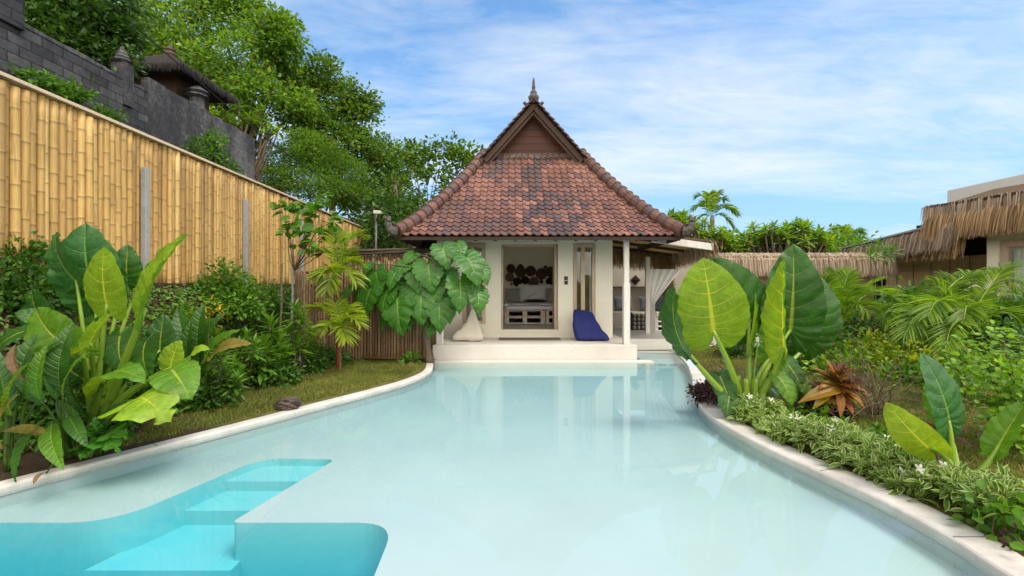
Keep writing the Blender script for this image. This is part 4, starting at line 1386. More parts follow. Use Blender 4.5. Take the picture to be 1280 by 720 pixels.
def build_fences():
    rng = np.random.default_rng(8)
    XF = -5.9
    t = thing('bamboo_fence', 'tall golden bamboo pole fence on the bank at the left', 'fence', (XF, 9, 1.5))
    cuts = [2.6, 7.1, 9.42, 12.2, 18.9]
    ztop = lambda y: 3.98 - .012 * (y - 5)
    for a, b in zip(cuts[:-1], cuts[1:]):
        mb = MB(); y = a; pts = []; rs = []
        while y < b - .05:
            r = rng.choice([.034, .041, .047, .053]) * rng.uniform(.95, 1.05); y += r * 1.02; pts.append((XF + rng.normal(0, .009), y)); rs.append(r); y += r * .96
        pts = np.array(pts); n = len(pts)
        z0 = 1.57 + rng.uniform(-.06, .02, n); z1 = ztop(pts[:, 1]) + rng.uniform(-.05, .0, n)
        poles(mb, pts, z0, z1, rs, rng, .40)
        mb.build('bamboo_panel', M['bamboo'], t, smooth=True)
    for y in (7.1, 9.77, 12.4):
        px = MB().box((XF + .05, y - .045, .9), (XF + .13, y + .045, 3.45))
        px.build('concrete_post', M['concrete'], t, bevel=.008)
    rl = MB()
    ys = np.linspace(2.6, 18.9, 9)
    for a, b in zip(ys[:-1], ys[1:]): rl.bar((XF + .01, a, ztop(a) + .022), (XF + .01, b - .01, ztop(b) + .022), .15, .045)
    rl.build('cap_rail', M['palewood'], t, bevel=.006)
    MB().box((XF + .045, 2.6, 1.56), (XF + .07, 18.9, 1.62)).build('base_batten', M['dark'], t)
    # screen behind, dark backing so no daylight shows between canes
    MB().box((XF - .075, 2.6, 1.5), (XF - .06, 18.9, 3.9)).build('backing', M['dark'], t)
    # low screen of thin brown bamboo across the end of the lawn
    s = thing('bamboo_screen', 'lower screen of thin weathered brown canes between lawn and pavilion', 'fence', (-3, 9.2, 0))
    mb = MB(); x = -4.55; pts = []; z0 = []; z1 = []; rs = []
    while x < -1.72:
        r = rng.uniform(.018, .034); x += r
        pts.append((x, 9.25 + rng.normal(0, .015))); rs.append(r)
        z0.append(.03); z1.append((1.95 if x < -3.1 else 2.1) + rng.normal(0, .05)); x += r * rng.choice([1, 1.05, 1.2, 1.5])
    poles(mb, np.array(pts), z0, z1, rs, rng, .3, 6)
    mb.build('cane_panel', M['oldbamboo'], s, smooth=True)
    rr = MB()
    for z in (.3, 1.1, 1.85): rr.tube([(-4.5, 9.31, z), (-3.1, 9.31, z + .02), (-1.72, 9.31, z)], .028, 7)
    rr.tube([(-3.0, 9.18, .10), (-2.2, 9.19, .085), (-1.7, 9.19, .09)], .022, 7)
    rr.build('rail', M['oldbamboo'], s, smooth=True)
    b2 = thing('bamboo_screen', 'taller rear screen of brown canes topped by a pale log rail', 'fence', (-2.6, 10.4, 0))
    mb = MB(); pts = []; rs = []; x = -4.0
    while x < -1.75:
        r = rng.uniform(.02, .032); x += r; pts.append((x, 10.4)); rs.append(r); x += r * 1.02
    n = len(pts)
    poles(mb, np.array(pts), np.full(n, .05), np.full(n, 2.30) + rng.normal(0, .03, n), rs, rng, .3, 6)
    mb.build('cane_panel', M['oldbamboo'], b2, smooth=True)
    MB().tube(np.array([(-4.1, 10.33, 2.28), (-3.2, 10.33, 2.33), (-2.4, 10.32, 2.36), (-1.7, 10.33, 2.37)]), [.045, .035, .05, .04], 8).tube(np.array([(-4.0, 10.3, 2.36), (-2.9, 10.31, 2.40), (-1.7, 10.32, 2.43)]), [.03, .034, .03], 8).build('log_rail', M['bark'], b2, smooth=True)
    # grey block wall uphill
    XW = -9.5
    wt = thing('block_wall', 'dark grey block and stained render wall uphill behind the bamboo fence', 'wall', (XW, 12, 3))
    yA = 560 * 9.5 / (640 - 185)
    zz = lambda py, y: HC - (py - HY) / F * y
    y0, y1 = 6.0, 560 * 9.5 / (640 - 318)
    wb = MB(); segs = np.linspace(y0, yA, 5)
    for a, b in zip(segs[:-1], segs[1:]):
        pxa = 640 - 560 * 9.5 / ((a + b) / 2)
        top = 6.62 + .05 * rng.normal()
        wb.box((XW - .22, a, 1.6), (XW, b - .001, top))
    wb.build('block_panel', M['block'], wt)
    MB().box((XW - .2, yA + .002, 1.6), (XW + .02, y1, 6.95)).box((XW - .6, y1 - .2, 1.6), (XW - .2, y1, 6.7)).build('rendered_panel', M['render'], wt, bevel=.02)
    # lumpy mortar crest
    cr = MB()
    for a in np.arange(y0, y1, .3):
        cr.box((XW - .2 - rng.uniform(0, .03), a, (6.6 if a < yA else 6.93)), (XW + .015, a + .3 - .002, (6.66 if a < yA else 6.98) + rng.uniform(0, .07)))
    cr.build('crest', M['render'], wt, bevel=.02)
    for py in (-1,):
        y = 560 * 9.5 / (640 - 12)
        MB().box((XW - .3, y - .35, 6.5), (XW + .08, y + .2, 7.7)).build('pier', M['block'], wt, bevel=.02)
    yb = 560 * 9.5 / (640 - 159)
    pr = MB().box((XW - .3, yb - .13, 6.0), (XW + .06, yb + .13, 7.05)); pr.build('pier', M['render'], wt, bevel=.01)
    cp = MB().lathe((XW - .12, yb, 7.06), [(.16, 0), (.22, .05), (.18, .1), (.2, .14), (.12, .2), (.13, .24), (.06, .34), (.03, .42)], 8)
    cp.build('carved_cap', M['render'], wt)
    # shrine roof beyond
    c = P(213, 112, 15.5)
    sh = thing('shrine', 'small shrine with a dark pyramid thatch roof behind the grey wall', 'shrine', (c[0], c[1], 4.5))
    zb = P(215, 108, 15.5)[2]; za = P(205, 72, 15.5)[2]
    k = 1.35
    rf = MB(); lv = 12
    for i in range(lv):
        f0 = i / lv
        w0 = k * (1 - f0) ** 1.0 + .10; h0 = zb + (za - zb) * f0; h1 = zb + (za - zb) * (i + 1) / lv
        rf.box((c[0] - w0, c[1] - w0, h0), (c[0] + w0, c[1] + w0, h1 + .02))
    rf.build('roof', M['shrinethatch'], sh, bevel=.03)
    st = MB()
    for (a, b, o) in (((-1, -1), (1, -1), (0, -1, 0)), ((1, -1), (1, 1), (1, 0, 0))):
        strands(st, [(c[0] + a[0] * (k + .08), c[1] + a[1] * (k + .08), zb + .12), (c[0] + b[0] * (k + .08), c[1] + b[1] * (k + .08), zb + .12)], o, 600, .28, .02, 70)
    st.build('eave_fringe', M['shrinethatch'], sh)
    MB().box((c[0] - .8, c[1] - .8, 3.5), (c[0] + .8, c[1] + .8, zb)).build('body', M['barge'], sh)
    MB().lathe((c[0], c[1], za), [(.16, 0), (.2, .1), (.12, .2), (.15, .26), (.04, .42)], 10).build('finial', M['barge'], sh)
    d = P(247, 118, 15.0)
    tl = MB().lathe((d[0], d[1], d[2] - .5), [(.22, 0), (.22, .35), (.36, .42), (.28, .5), (.38, .56), (.24, .66), (.1, .76)], 8)
    tag(tl.build('stone_lantern', M['render'], loc=d), 'squat dark carved stone lantern standing just right of the shrine roof', 'lantern')
    # overhead cable
    pts = np.array([P(100, -28, 9), P(200, 60, 10.5), P(316, 160, 13), P(367, 198, 14.5), P(440, 245, 16.2), P(470, 262, 16.6)])
    tag(MB().tube(smooth_curve(pts, 40), .014, 5).build('overhead_cable', M['rubber'], loc=pts[3]), 'thin black cable sagging across the trees down to the lamp pole', 'cable')
    lp = P(470, 270, 16.7)
    po = thing('lamp_pole', 'slim dark pole carrying a small white floodlight beyond the fence corner', 'lamp pole', (lp[0], lp[1], .3))
    MB().tube([(lp[0], lp[1], 0), (lp[0], lp[1], lp[2] + .15)], .05, 8).build('pole', M['steel'], po, smooth=True)
    MB().box((lp[0] - .02, lp[1] - .3, lp[2] + .04), (lp[0] + .24, lp[1] - .1, lp[2] + .16)).build('floodlight', M['white'], po, bevel=.02)
    # driftwood on the lawn
    bm = bmesh.new(); bmesh.ops.create_icosphere(bm, subdivisions=5, radius=1)
    c = G(357, 508, .05); rg = np.random.default_rng(2)
    ph = rg.uniform(0, 6, (6, 3)); fr = rg.uniform(2, 9, (6, 3))
    for v in bm.verts:
        p = np.array(v.co)
        k = 1 + .16 * sum((1.2 * abs(np.sin(p @ f * (1 + i * .8) + h.sum())) - .6) / (1 + i * .35) for i, (f, h) in enumerate(zip(fr, ph)))
        k *= .8 + .3 * math.sin(p[0] * 3 + 1)
        v.co = (p[0] * .24 * k, p[1] * .12 * k, p[2] * .075 * k + .02)
    me = bpy.data.meshes.new('driftwood'); bm.to_mesh(me); bm.free(); me.materials.append(wood('rotten_log_wood', (.05, .036, .03), (.14, .11, .095), 'x', .9, 9, 0.))
    o = bpy.data.objects.new('driftwood', me); COL.objects.link(o); o.location = tuple(c); o.rotation_euler = (0, 0, R(12))
    tag(o, 'knobbly dark chunk of rotten log lying on the left lawn', 'log')


build_fences()
# ================================================================== plant materials
M['aloc'] = bigleafmat('alocasia_leaf_dark', (.026, .090, .012), (.10, .20, .014), (.085, .17, .026), (.42, .46, .05), .30, edge=(.30, .33, .04))
M['alocb'] = bigleafmat('alocasia_leaf_bright', (.085, .19, .014), (.19, .31, .022), (.24, .36, .05), (.50, .52, .05), .42, mottle=.25)
M['alocy'] = bigleafmat('alocasia_leaf_yellowing', (.19, .29, .02), (.23, .33, .02), (.42, .45, .06), (.5, .5, .06), .40, edge=(.50, .44, .04))
M['alocblue'] = bigleafmat('alocasia_leaf_bluegreen', (.028, .105, .026), (.08, .18, .026), (.075, .19, .05), (.22, .35, .06), .28, edge=(.40, .37, .06))
M['philo'] = bigleafmat('philodendron_leaf', (.032, .115, .012), (.07, .17, .014), (.11, .25, .026), (.2, .35, .05), .28, rough=.28, mottle=.3)
M['strap'] = bigleafmat('heliconia_leaf', (.030, .090, .012), (.06, .14, .014), (.036, .105, .016), (.14, .24, .04), .3, vw=.2)
M['strapb'] = bigleafmat('heliconia_leaf_fresh', (.075, .175, .014), (.13, .24, .02), (.09, .20, .022), (.26, .36, .05), .38, vw=.2)
M['strapy'] = bigleafmat('heliconia_leaf_withering', (.17, .14, .03), (.25, .2, .05), (.3, .22, .07), (.34, .27, .1), .3, edge=(.16, .075, .03), vw=.2)
M['dry'] = bigleafmat('dead_leaf_brown', (.16, .095, .055), (.21, .14, .09), (.22, .14, .09), (.25, .17, .1), .2, vw=.2)
M['stalk'] = pm('alocasia_stalk', (.21, .33, .03), (.15, .26, .022), 4, .35, .5, .05, stretch=(1, 1, .2))
M['stalkd'] = pm('green_stem', (.06, .115, .018), (.045, .085, .014), 4, .45, .4, .05)
M['stem'] = pm('woody_stem', (.15, .115, .08), (.085, .062, .042), 8, .9, .2, .4)
M['palmtrunk'] = pm('palm_trunk', (.2, .165, .1), (.11, .09, .055), 5, .9, .2, .5, stretch=(.4, .4, 2))
M['redshaft'] = pm('red_crownshaft', (.26, .022, .012), (.17, .018, .01), 4, .4, .5, .05)

GR = lambda *c: [tuple(x) for x in c]
M['treeA'] = leafmat('tree_leaf_fresh', GR((.040, .095, .012), (.070, .145, .017), (.11, .19, .022), (.18, .235, .028)), .42)
M['treeD'] = leafmat('tree_leaf_dark', GR((.018, .050, .010), (.035, .080, .014), (.055, .105, .018)), .30)
M['treeC'] = leafmat('feathery_leaf', GR((.045, .105, .011), (.08, .15, .014), (.13, .2, .02)), .38)
M['treeM'] = leafmat('tree_leaf_mid', GR((.032, .078, .011), (.058, .118, .016), (.095, .16, .022), (.14, .18, .026)), .38)
M['plum'] = leafmat('plumeria_leaf', GR((.055, .13, .016), (.09, .18, .02), (.14, .235, .028), (.22, .27, .03)), .4)
M['shrubd'] = leafmat('shrub_leaf_dark', GR((.022, .062, .009), (.036, .09, .012), (.06, .125, .016)), .3)
M['shrubm'] = leafmat('shrub_leaf_mid', GR((.036, .098, .010), (.06, .14, .014), (.10, .19, .018)), .34)
M['rosette'] = leafmat('rosette_leaf', GR((.045, .115, .012), (.075, .16, .016), (.11, .2, .02)), .34)
M['shrubl'] = leafmat('shrub_leaf_lime', GR((.07, .16, .014), (.11, .22, .018), (.16, .27, .022), (.20, .29, .02)), .42)
M['shruby'] = leafmat('shrub_leaf_gold', GR((.10, .19, .014), (.19, .25, .018), (.30, .30, .02)), .4)
M['palm'] = leafmat('palm_leaflet', GR((.065, .13, .014), (.11, .19, .018), (.17, .25, .024), (.22, .27, .03)), .4)
M['palmy'] = leafmat('palm_leaflet_yellowish', GR((.13, .20, .016), (.20, .26, .022), (.29, .30, .03)), .42)
M['palmd'] = leafmat('palm_leaflet_deep', GR((.022, .06, .013), (.04, .09, .017), (.065, .115, .022)), .3)
M['varieg'] = leafmat('variegated_leaf', GR((.055, .13, .022), (.08, .17, .03), (.13, .22, .04)), .3, edge=(.46, .50, .19))
M['brom'] = leafmat('bronze_leaf', GR((.075, .028, .012), (.17, .055, .018), (.30, .10, .02), (.14, .17, .02)), .3, rough=.3, tint=(1.3, 1.0, .5))
M['bromo'] = leafmat('orange_leaf', GR((.42, .24, .03), (.33, .13, .025), (.24, .23, .03), (.36, .17, .025)), .35, rough=.3, tint=(1.2, 1.0, .5))
M['cord'] = leafmat('wine_red_leaf', GR((.035, .010, .014), (.075, .014, .025), (.12, .022, .035)), .3, rough=.35, tint=(1.4, .8, .8))
M['purple'] = leafmat('purple_black_leaf', GR((.025, .014, .018), (.055, .028, .032), (.085, .055, .05)), .2, rough=.7, spec=.15, tint=(1.2, .9, .9))
M['petal'] = leafmat('white_petal', GR((.80, .80, .78), (.72, .73, .72)), .3, tint=(1, 1, 1))
M['yellowf'] = leafmat('yellow_bract', GR((.5, .3, .02), (.6, .38, .03)), .3, tint=(1.2, 1, .5))
M['grass'] = leafmat('lawn_blade', GR((.055, .078, .013), (.09, .115, .02), (.13, .135, .034), (.20, .165, .065)), .3)
M['litter'] = leafmat('fallen_leaf', GR((.07, .04, .02), (.14, .085, .04), (.2, .14, .07)), .1, tint=(1, 1, 1))

RNG = np.random.default_rng(11)


# ================================================================== generators
def blob_points(rng, n, c, r, shell=.55):
    d = rdir(rng, n)
    k = rng.uniform(shell ** 3, 1, n) ** (1 / 3)
    return np.asarray(c) + d * k[:, None] * np.asarray(r), d


def foliage(mb, rng, clumps, nsub, nleaf, size, tmp, spread=.3, upb=.5, out=.6, flat=.6, m=0, hang=0.):
    """clumps [(centre, radii)], each with nsub twigs of nleaf leaves"""
    for c, r in clumps:
        r = np.asarray(r, float)
        k = max(3, int(nsub))
        tp, td = blob_points(rng, k, c, r * .92)
        n = k * nleaf
        q = np.repeat(np.arange(k), nleaf)
        off = rng.normal(size=(n, 3)) * spread * (1, 1, flat)
        pos = tp[q] + off
        d = nrm(off) * .7 + td[q] * out + rng.normal(size=(n, 3)) * .45 + (0, 0, -hang)
        up = nrm(rng.normal(size=(n, 3)) * .55 + (0, 0, upb) + td[q] * .5)
        scatter(mb, tmp, pos, d, up, size * rng.uniform(.6, 1.25, n), m)


def limb(mb, rng, a, b, r0, r1, bend=.12, n=8):
    a, b = np.asarray(a, float), np.asarray(b, float)
    L = np.linalg.norm(b - a)
    mid = (a + b) / 2 + rng.normal(size=3) * L * bend
    mb.tube(bez(a, mid, b, n), np.linspace(r0, r1, n), 6)


def tree(name, label, cat, base, clumps, mat, nsub=26, nleaf=26, size=.17, tmp=LEAF1, spread=.32, trunk=.22, seed=0, fork=.45, flat=.6, hang=0., group=None, extra=None):
    rng = np.random.default_rng(seed)
    base = np.asarray(base, float)
    t = thing(name, label, cat, base, group)
    cs = np.array([c for c, r in clumps]); cen = cs.mean(0)
    fk = base + (cen - base) * fork; fk[2] = base[2] + (cen[2] - base[2]) * fork
    tb = MB(); limb(tb, rng, base - (0, 0, .3), fk, trunk, trunk * .7, .05)
    for c, r in clumps:
        limb(tb, rng, fk, np.asarray(c) + (0, 0, -.1 * r[2]), trunk * .45, trunk * .1, .1)
        for k in range(5):
            p, d = blob_points(rng, 1, c, np.asarray(r) * .85, .7)
            limb(tb, rng, np.asarray(c) + (0, 0, -.1 * r[2]), p[0], trunk * .14, trunk * .03, .12, 5)
    tb.build('trunk', M['bark'], t, smooth=True)
    fo = MB(); foliage(fo, rng, clumps, nsub, nleaf, size, tmp, spread, flat=flat, hang=hang)
    if extra: extra(fo, rng)
    fo.build('crown', mat, t)
    return t


def shrub(name, label, cat, base, clumps, mat, nsub=20, nleaf=16, size=.08, tmp=OVATE, spread=.12, seed=0, group=None, flat=.7, stems=5, upb=.6, sr=.012, hang=0.):
    rng = np.random.default_rng(seed)
    base = np.asarray(base, float)
    t = thing(name, label, cat, base, group)
    sb = MB()
    for c, r in clumps:
        for k in range(stems):
            p, d = blob_points(rng, 1, c, np.asarray(r) * .7, .3)
            limb(sb, rng, base + rng.normal(size=3) * (.05, .05, 0) - (0, 0, .05), p[0], sr, sr * .35, .1, 6)
    sb.build('stem', M['stem'], t, smooth=True)
    fo = MB(); foliage(fo, rng, clumps, nsub, nleaf, size, tmp, spread, flat=flat, upb=upb, hang=hang)
    fo.build('foliage', mat, t)
    return t


def whorl(mb, rng, tip, axis, n, length, tmp, rise=(.1, 1.1), m=0, stretch=.35):
    """rosette of leaves round a shoot tip"""
    axis = nrm(np.asarray(axis, float)); fr = frames(axis[None], (.3, .2, 1.) if abs(axis[2]) < .9 else (1., 0, 0))[0]
    an = np.arange(n) * 2.39996 + rng.uniform(0, 6)
    el = np.linspace(rise[0], rise[1], n) + rng.normal(0, .1, n)
    d = np.cos(el)[:, None] * (np.cos(an)[:, None] * fr[1] + np.sin(an)[:, None] * fr[2]) + np.sin(el)[:, None] * axis
    pos = np.asarray(tip) - axis * (np.linspace(stretch, 0, n) * length)[:, None]
    scatter(mb, tmp, pos, d, np.tile(axis, (n, 1)), length * rng.uniform(.75, 1.1, n) * (1 - .3 * np.linspace(0, 1, n)), m)


def rosette_shrub(name, label, cat, base, shoots, mat, length=.2, n=18, tmp=LANCE, seed=0, group=None, mats=None, sr=.014, rise=(-.1, 1.2), stretch=.5):
    rng = np.random.default_rng(seed); base = np.asarray(base, float)
    t = thing(name, label, cat, base, group)
    sb, fo = MB(), MB()
    for p in shoots:
        p = np.asarray(p, float)
        ax = nrm(nrm(p - base) * .6 + (0, 0, .7) + rng.normal(size=3) * .15)
        limb(sb, rng, base - (0, 0, .05), p, sr, sr * .6, .08, 6)
        whorl(fo, rng, p, ax, n, length, tmp, rise=rise, stretch=stretch, m=0 if not mats else int(rng.integers(0, len(mats))))
    sb.build('stem', M['stem'], t, smooth=True)
    fo.build('foliage', mats or mat, t)
    return t


def leaf_plant(name, label, cat, root, leaves, group=None, stalk_r=.022, stalk='stalk'):
    """plant of separate big leaves, each leaf a part with its stalk below it
    leaf: dict(B, T, N, w, mat, and big_leaf options; root optional, lab optional)"""
    root = np.asarray(root, float)
    t = thing(name, label, cat, root, group)
    for k, l in enumerate(leaves):
        o = {q: v for q, v in l.items() if q not in ('B', 'T', 'N', 'w', 'mat', 'root', 'lab', 'sr', 'bow', 'stalk')}
        mb = MB()
        big_leaf(mb, l['B'], l['T'], l['N'], l['w'], seed=k * 7 + len(name), **o)
        lf = mb.build('leaf', M[l['mat']], t, smooth=True)
        if 'lab' in l: lf['label'] = l['lab']
        r = l.get('sr', stalk_r); rt = np.asarray(l.get('root', root)) + np.array([.03 * math.sin(k * 2.4), .03 * math.cos(k * 2.4), 0])
        B = np.asarray(l['B'], float)
        mid = rt * .45 + B * .55 + np.asarray(l.get('bow', (0, 0, .12))) - (B - rt) * (.1, .1, 0)
        e = B + nrm(np.asarray(l['T']) - B) * .02
        p = bez(rt - (0, 0, .03), mid, e, 14)
        MB().tube(p, np.linspace(r * 1.6, r * .6, 14), 9).build('stalk', M[l.get('stalk', stalk)], lf, smooth=True)
    return t


def D(B, T, N, w, mat, **k):
    return dict(B=B, T=T, N=N, w=w, mat=mat, **k)


def palm(name, label, base, top, fr, mat, ll=.35, trunk=.05, tm='palmtrunk', seed=0, group=None, n=30, w=.035, droop=.35, shaft=None, vee=.5):
    """fr: list of tip points; each frond leaves the crown and arches to it"""
    rng = np.random.default_rng(seed); base, top = np.asarray(base, float), np.asarray(top, float)
    t = thing(name, label, 'palm', base, group)
    k = 26; h = np.linspace(0, 1, k)[:, None]
    pts = (base - (0, 0, .1)) * (1 - h) + top * h + np.c_[np.sin(h * 3) * .02, np.cos(h * 4) * .02, 0 * h]
    MB().tube(pts, trunk * (1 - .3 * h[:, 0]) * (1 + .09 * (np.arange(k) % 3 == 0)), 9).build('trunk', M[tm], t, smooth=True)
    for q, tip in enumerate(fr):
        tip = np.asarray(tip, float); v = tip - top; L = np.linalg.norm(v)
        p1 = top + v * .35 + np.array([0, 0, .30 * L]); p2 = top + v * .72 + np.array([0, 0, .24 * L])
        f = MB(); frond(f, [top - (0, 0, .05), p1, p2, tip], ll, n, w, droop, vee, seed * 50 + q)
        f.build('frond', [mat, M['stalkd']], t)
    return t


# ================================================================== big alocasia on the right bank
def right_alocasia():
    c = lambda px, py, Y=5.45: P(px, py, Y)
    up, away = np.array([.1, -.75, .5]), np.array([.0, .9, .25])
    root = P(934, 515, 5.4)
    L = []
    L.append(D(c(892, 416, 5.2), c(878.5, 322, 5.1), (.18, .96, .1), .94, 'alocb', nv=15, fold=.06, droop=-.05, pil=-.010, ruffle=.016, sr=.034, bow=(-.03, -.05, .05), lab='broad bright yellow-green leaf seen from its pale veined back'))
    L.append(D(c(938, 402, 5.75), c(888, 321, 5.85), (-.25, -.85, .35), .78, 'aloc', nv=12, fold=.06, droop=.05, ruffle=.03, bow=(0, .05, .05)))
    L.append(D(c(988, 414, 5.6), c(991.5, 304, 5.6), (-.30, -.92, .2), .64, 'aloc', nv=13, fold=.10, droop=.06, ruffle=.028, sr=.03, bow=(.02, 0, .05), lab='tall deep green leaf standing upright'))
    L.append(D(c(980.5, 437, 5.2), c(981, 324, 5.2), (1, -.10, .02), .52, 'alocb', nv=12, fold=-.42, droop=-.02, ruffle=.022, sr=.034, bow=(.10, -.05, .0), lab='folded bright leaf seen nearly edge on'))
    L.append(D(c(1012, 430, 5.9), c(1026, 347, 5.95), (.40, -.85, .3), .84, 'aloc', nv=13, fold=.08, droop=.12, ruffle=.03, bow=(.05, 0, .05)))
    L.append(D(c(855, 436, 5.3), c(844, 354, 5.15), (-.92, -.28, .2), .56, 'aloc', nv=12, fold=.25, droop=.1, ruffle=.035, sr=.034, bow=(-.05, -.05, -.12), lab='dark leaf leaning far out over the water'))
    L.append(D(c(936, 432, 5.6), c(944, 366, 5.65), (.8, -.5, .1), .42, 'alocb', nv=11, fold=.35, droop=.02, ruffle=.02, sr=.026))
    L.append(D(c(962, 450, 5.5), c(958, 398, 5.55), (-.5, -.8, .1), .55, 'alocb', nv=10, fold=.2, ruffle=.03))
    L.append(D(c(972, 470, 5.25), c(990, 508, 5.1), (.3, -.9, .4), .80, 'alocb', nv=10, fold=.08, droop=.1, ruffle=.02, sr=.012))
    L.append(D(c(984, 455, 5.5), c(1000, 505, 5.55), (.5, -.8, .3), .75, 'aloc', nv=11, fold=.06, droop=.12, sr=.016))
    L.append(D(c(900, 470, 5.45), c(915, 508, 5.25), (-.4, -.8, .35), .75, 'aloc', nv=10, fold=.1, droop=.12, sr=.014))
    L.append(D(c(957, 468, 5.6), c(950, 508, 5.3), (-.2, -.9, .3), .8, 'aloc', nv=10, fold=.05, droop=.1, sr=.014))
    L.append(D(c(1000, 472, 5.6), c(1012, 515, 5.45), (.5, -.75, .4), .8, 'alocb', nv=10, fold=.05, droop=.1, sr=.012))
    L.append(D(c(912, 492, 5.3), c(908, 522, 5.15), (-.3, -.8, .5), .8, 'aloc', nv=9, fold=.05, droop=.1, sr=.012))
    t = leaf_plant('alocasia', 'huge upright elephant ear with wavy leaves at the right edge of the pool', 'elephant ear', root, L, stalk_r=.03)
    # swollen leaf bases and a spent flower
    sb = MB()
    for k in range(6):
        a = k * 1.05
        sb.tube(bez(root + (.05 * math.cos(a), .05 * math.sin(a), -.1), root + (.09 * math.cos(a), .09 * math.sin(a), .15), root + (.12 * math.cos(a), .1 * math.sin(a), .42), 10), np.linspace(.055, .028, 10), 10)
    sb.build('leaf_base', M['stalk'], t, smooth=True)
    fl = MB(); f0 = P(944, 470, 5.3); f1 = P(947, 428, 5.2)
    fl.tube(bez(root, f0, f1, 10), np.linspace(.014, .007, 10), 6)
    scatter(fl, OVATE, np.tile(f1, (5, 1)), rdir(np.random.default_rng(4), 5) + (0, 0, .4), (0, 0, 1.), .07, 1)
    fl.build('flower_spike', [M['stalk'], M['petal']], t)


right_alocasia()


def right_alocasia_small():
    c = lambda px, py, Y=3.5: P(px, py, Y)
    root = G(1197, 606, .12)
    L = [D(c(1187, 529, 3.35), c(1149.5, 440, 3.4), (.15, -.85, .45), .66, 'alocblue', nv=12, fold=.05, droop=.06, ruffle=.012, kind='alocasia', sr=.018, lab='large blue-green arrow shaped leaf'),
         D(c(1163, 562, 3.3), c(1107, 502, 3.35), (.62, .6, .3), .62, 'alocy', nv=12, fold=-.1, droop=-.06, ruffle=.012, sr=.016, lab='yellowing leaf tilted towards the pool'),
         D(c(1247, 560, 3.2), c(1284, 500, 3.15), (-.92, -.1, .3), .5, 'alocb', nv=11, fold=.4, droop=.02, sr=.022, bow=(.02, -.03, -.1), lab='bright leaf folded upward at the right'),
         D(c(1226, 604, 3.1), c(1252, 652, 2.95), (.35, -.7, .6), .82, 'aloc', nv=9, fold=.08, droop=.1, sr=.010),
         D(c(1178, 520, 3.6), c(1160, 472, 3.65), (-.6, -.7, .3), .6, 'alocb', nv=10, fold=.1, droop=.08),
         D(c(1216, 640, 2.95), c(1236, 668, 2.85), (.2, -.6, .7), .8, 'aloc', nv=9, fold=.05, droop=.1, sr=.008)]
    leaf_plant('alocasia', 'smaller elephant ear with one blue-green and one yellowing leaf behind the white flowered edging', 'elephant ear', root, L, stalk_r=.016)


right_alocasia_small()


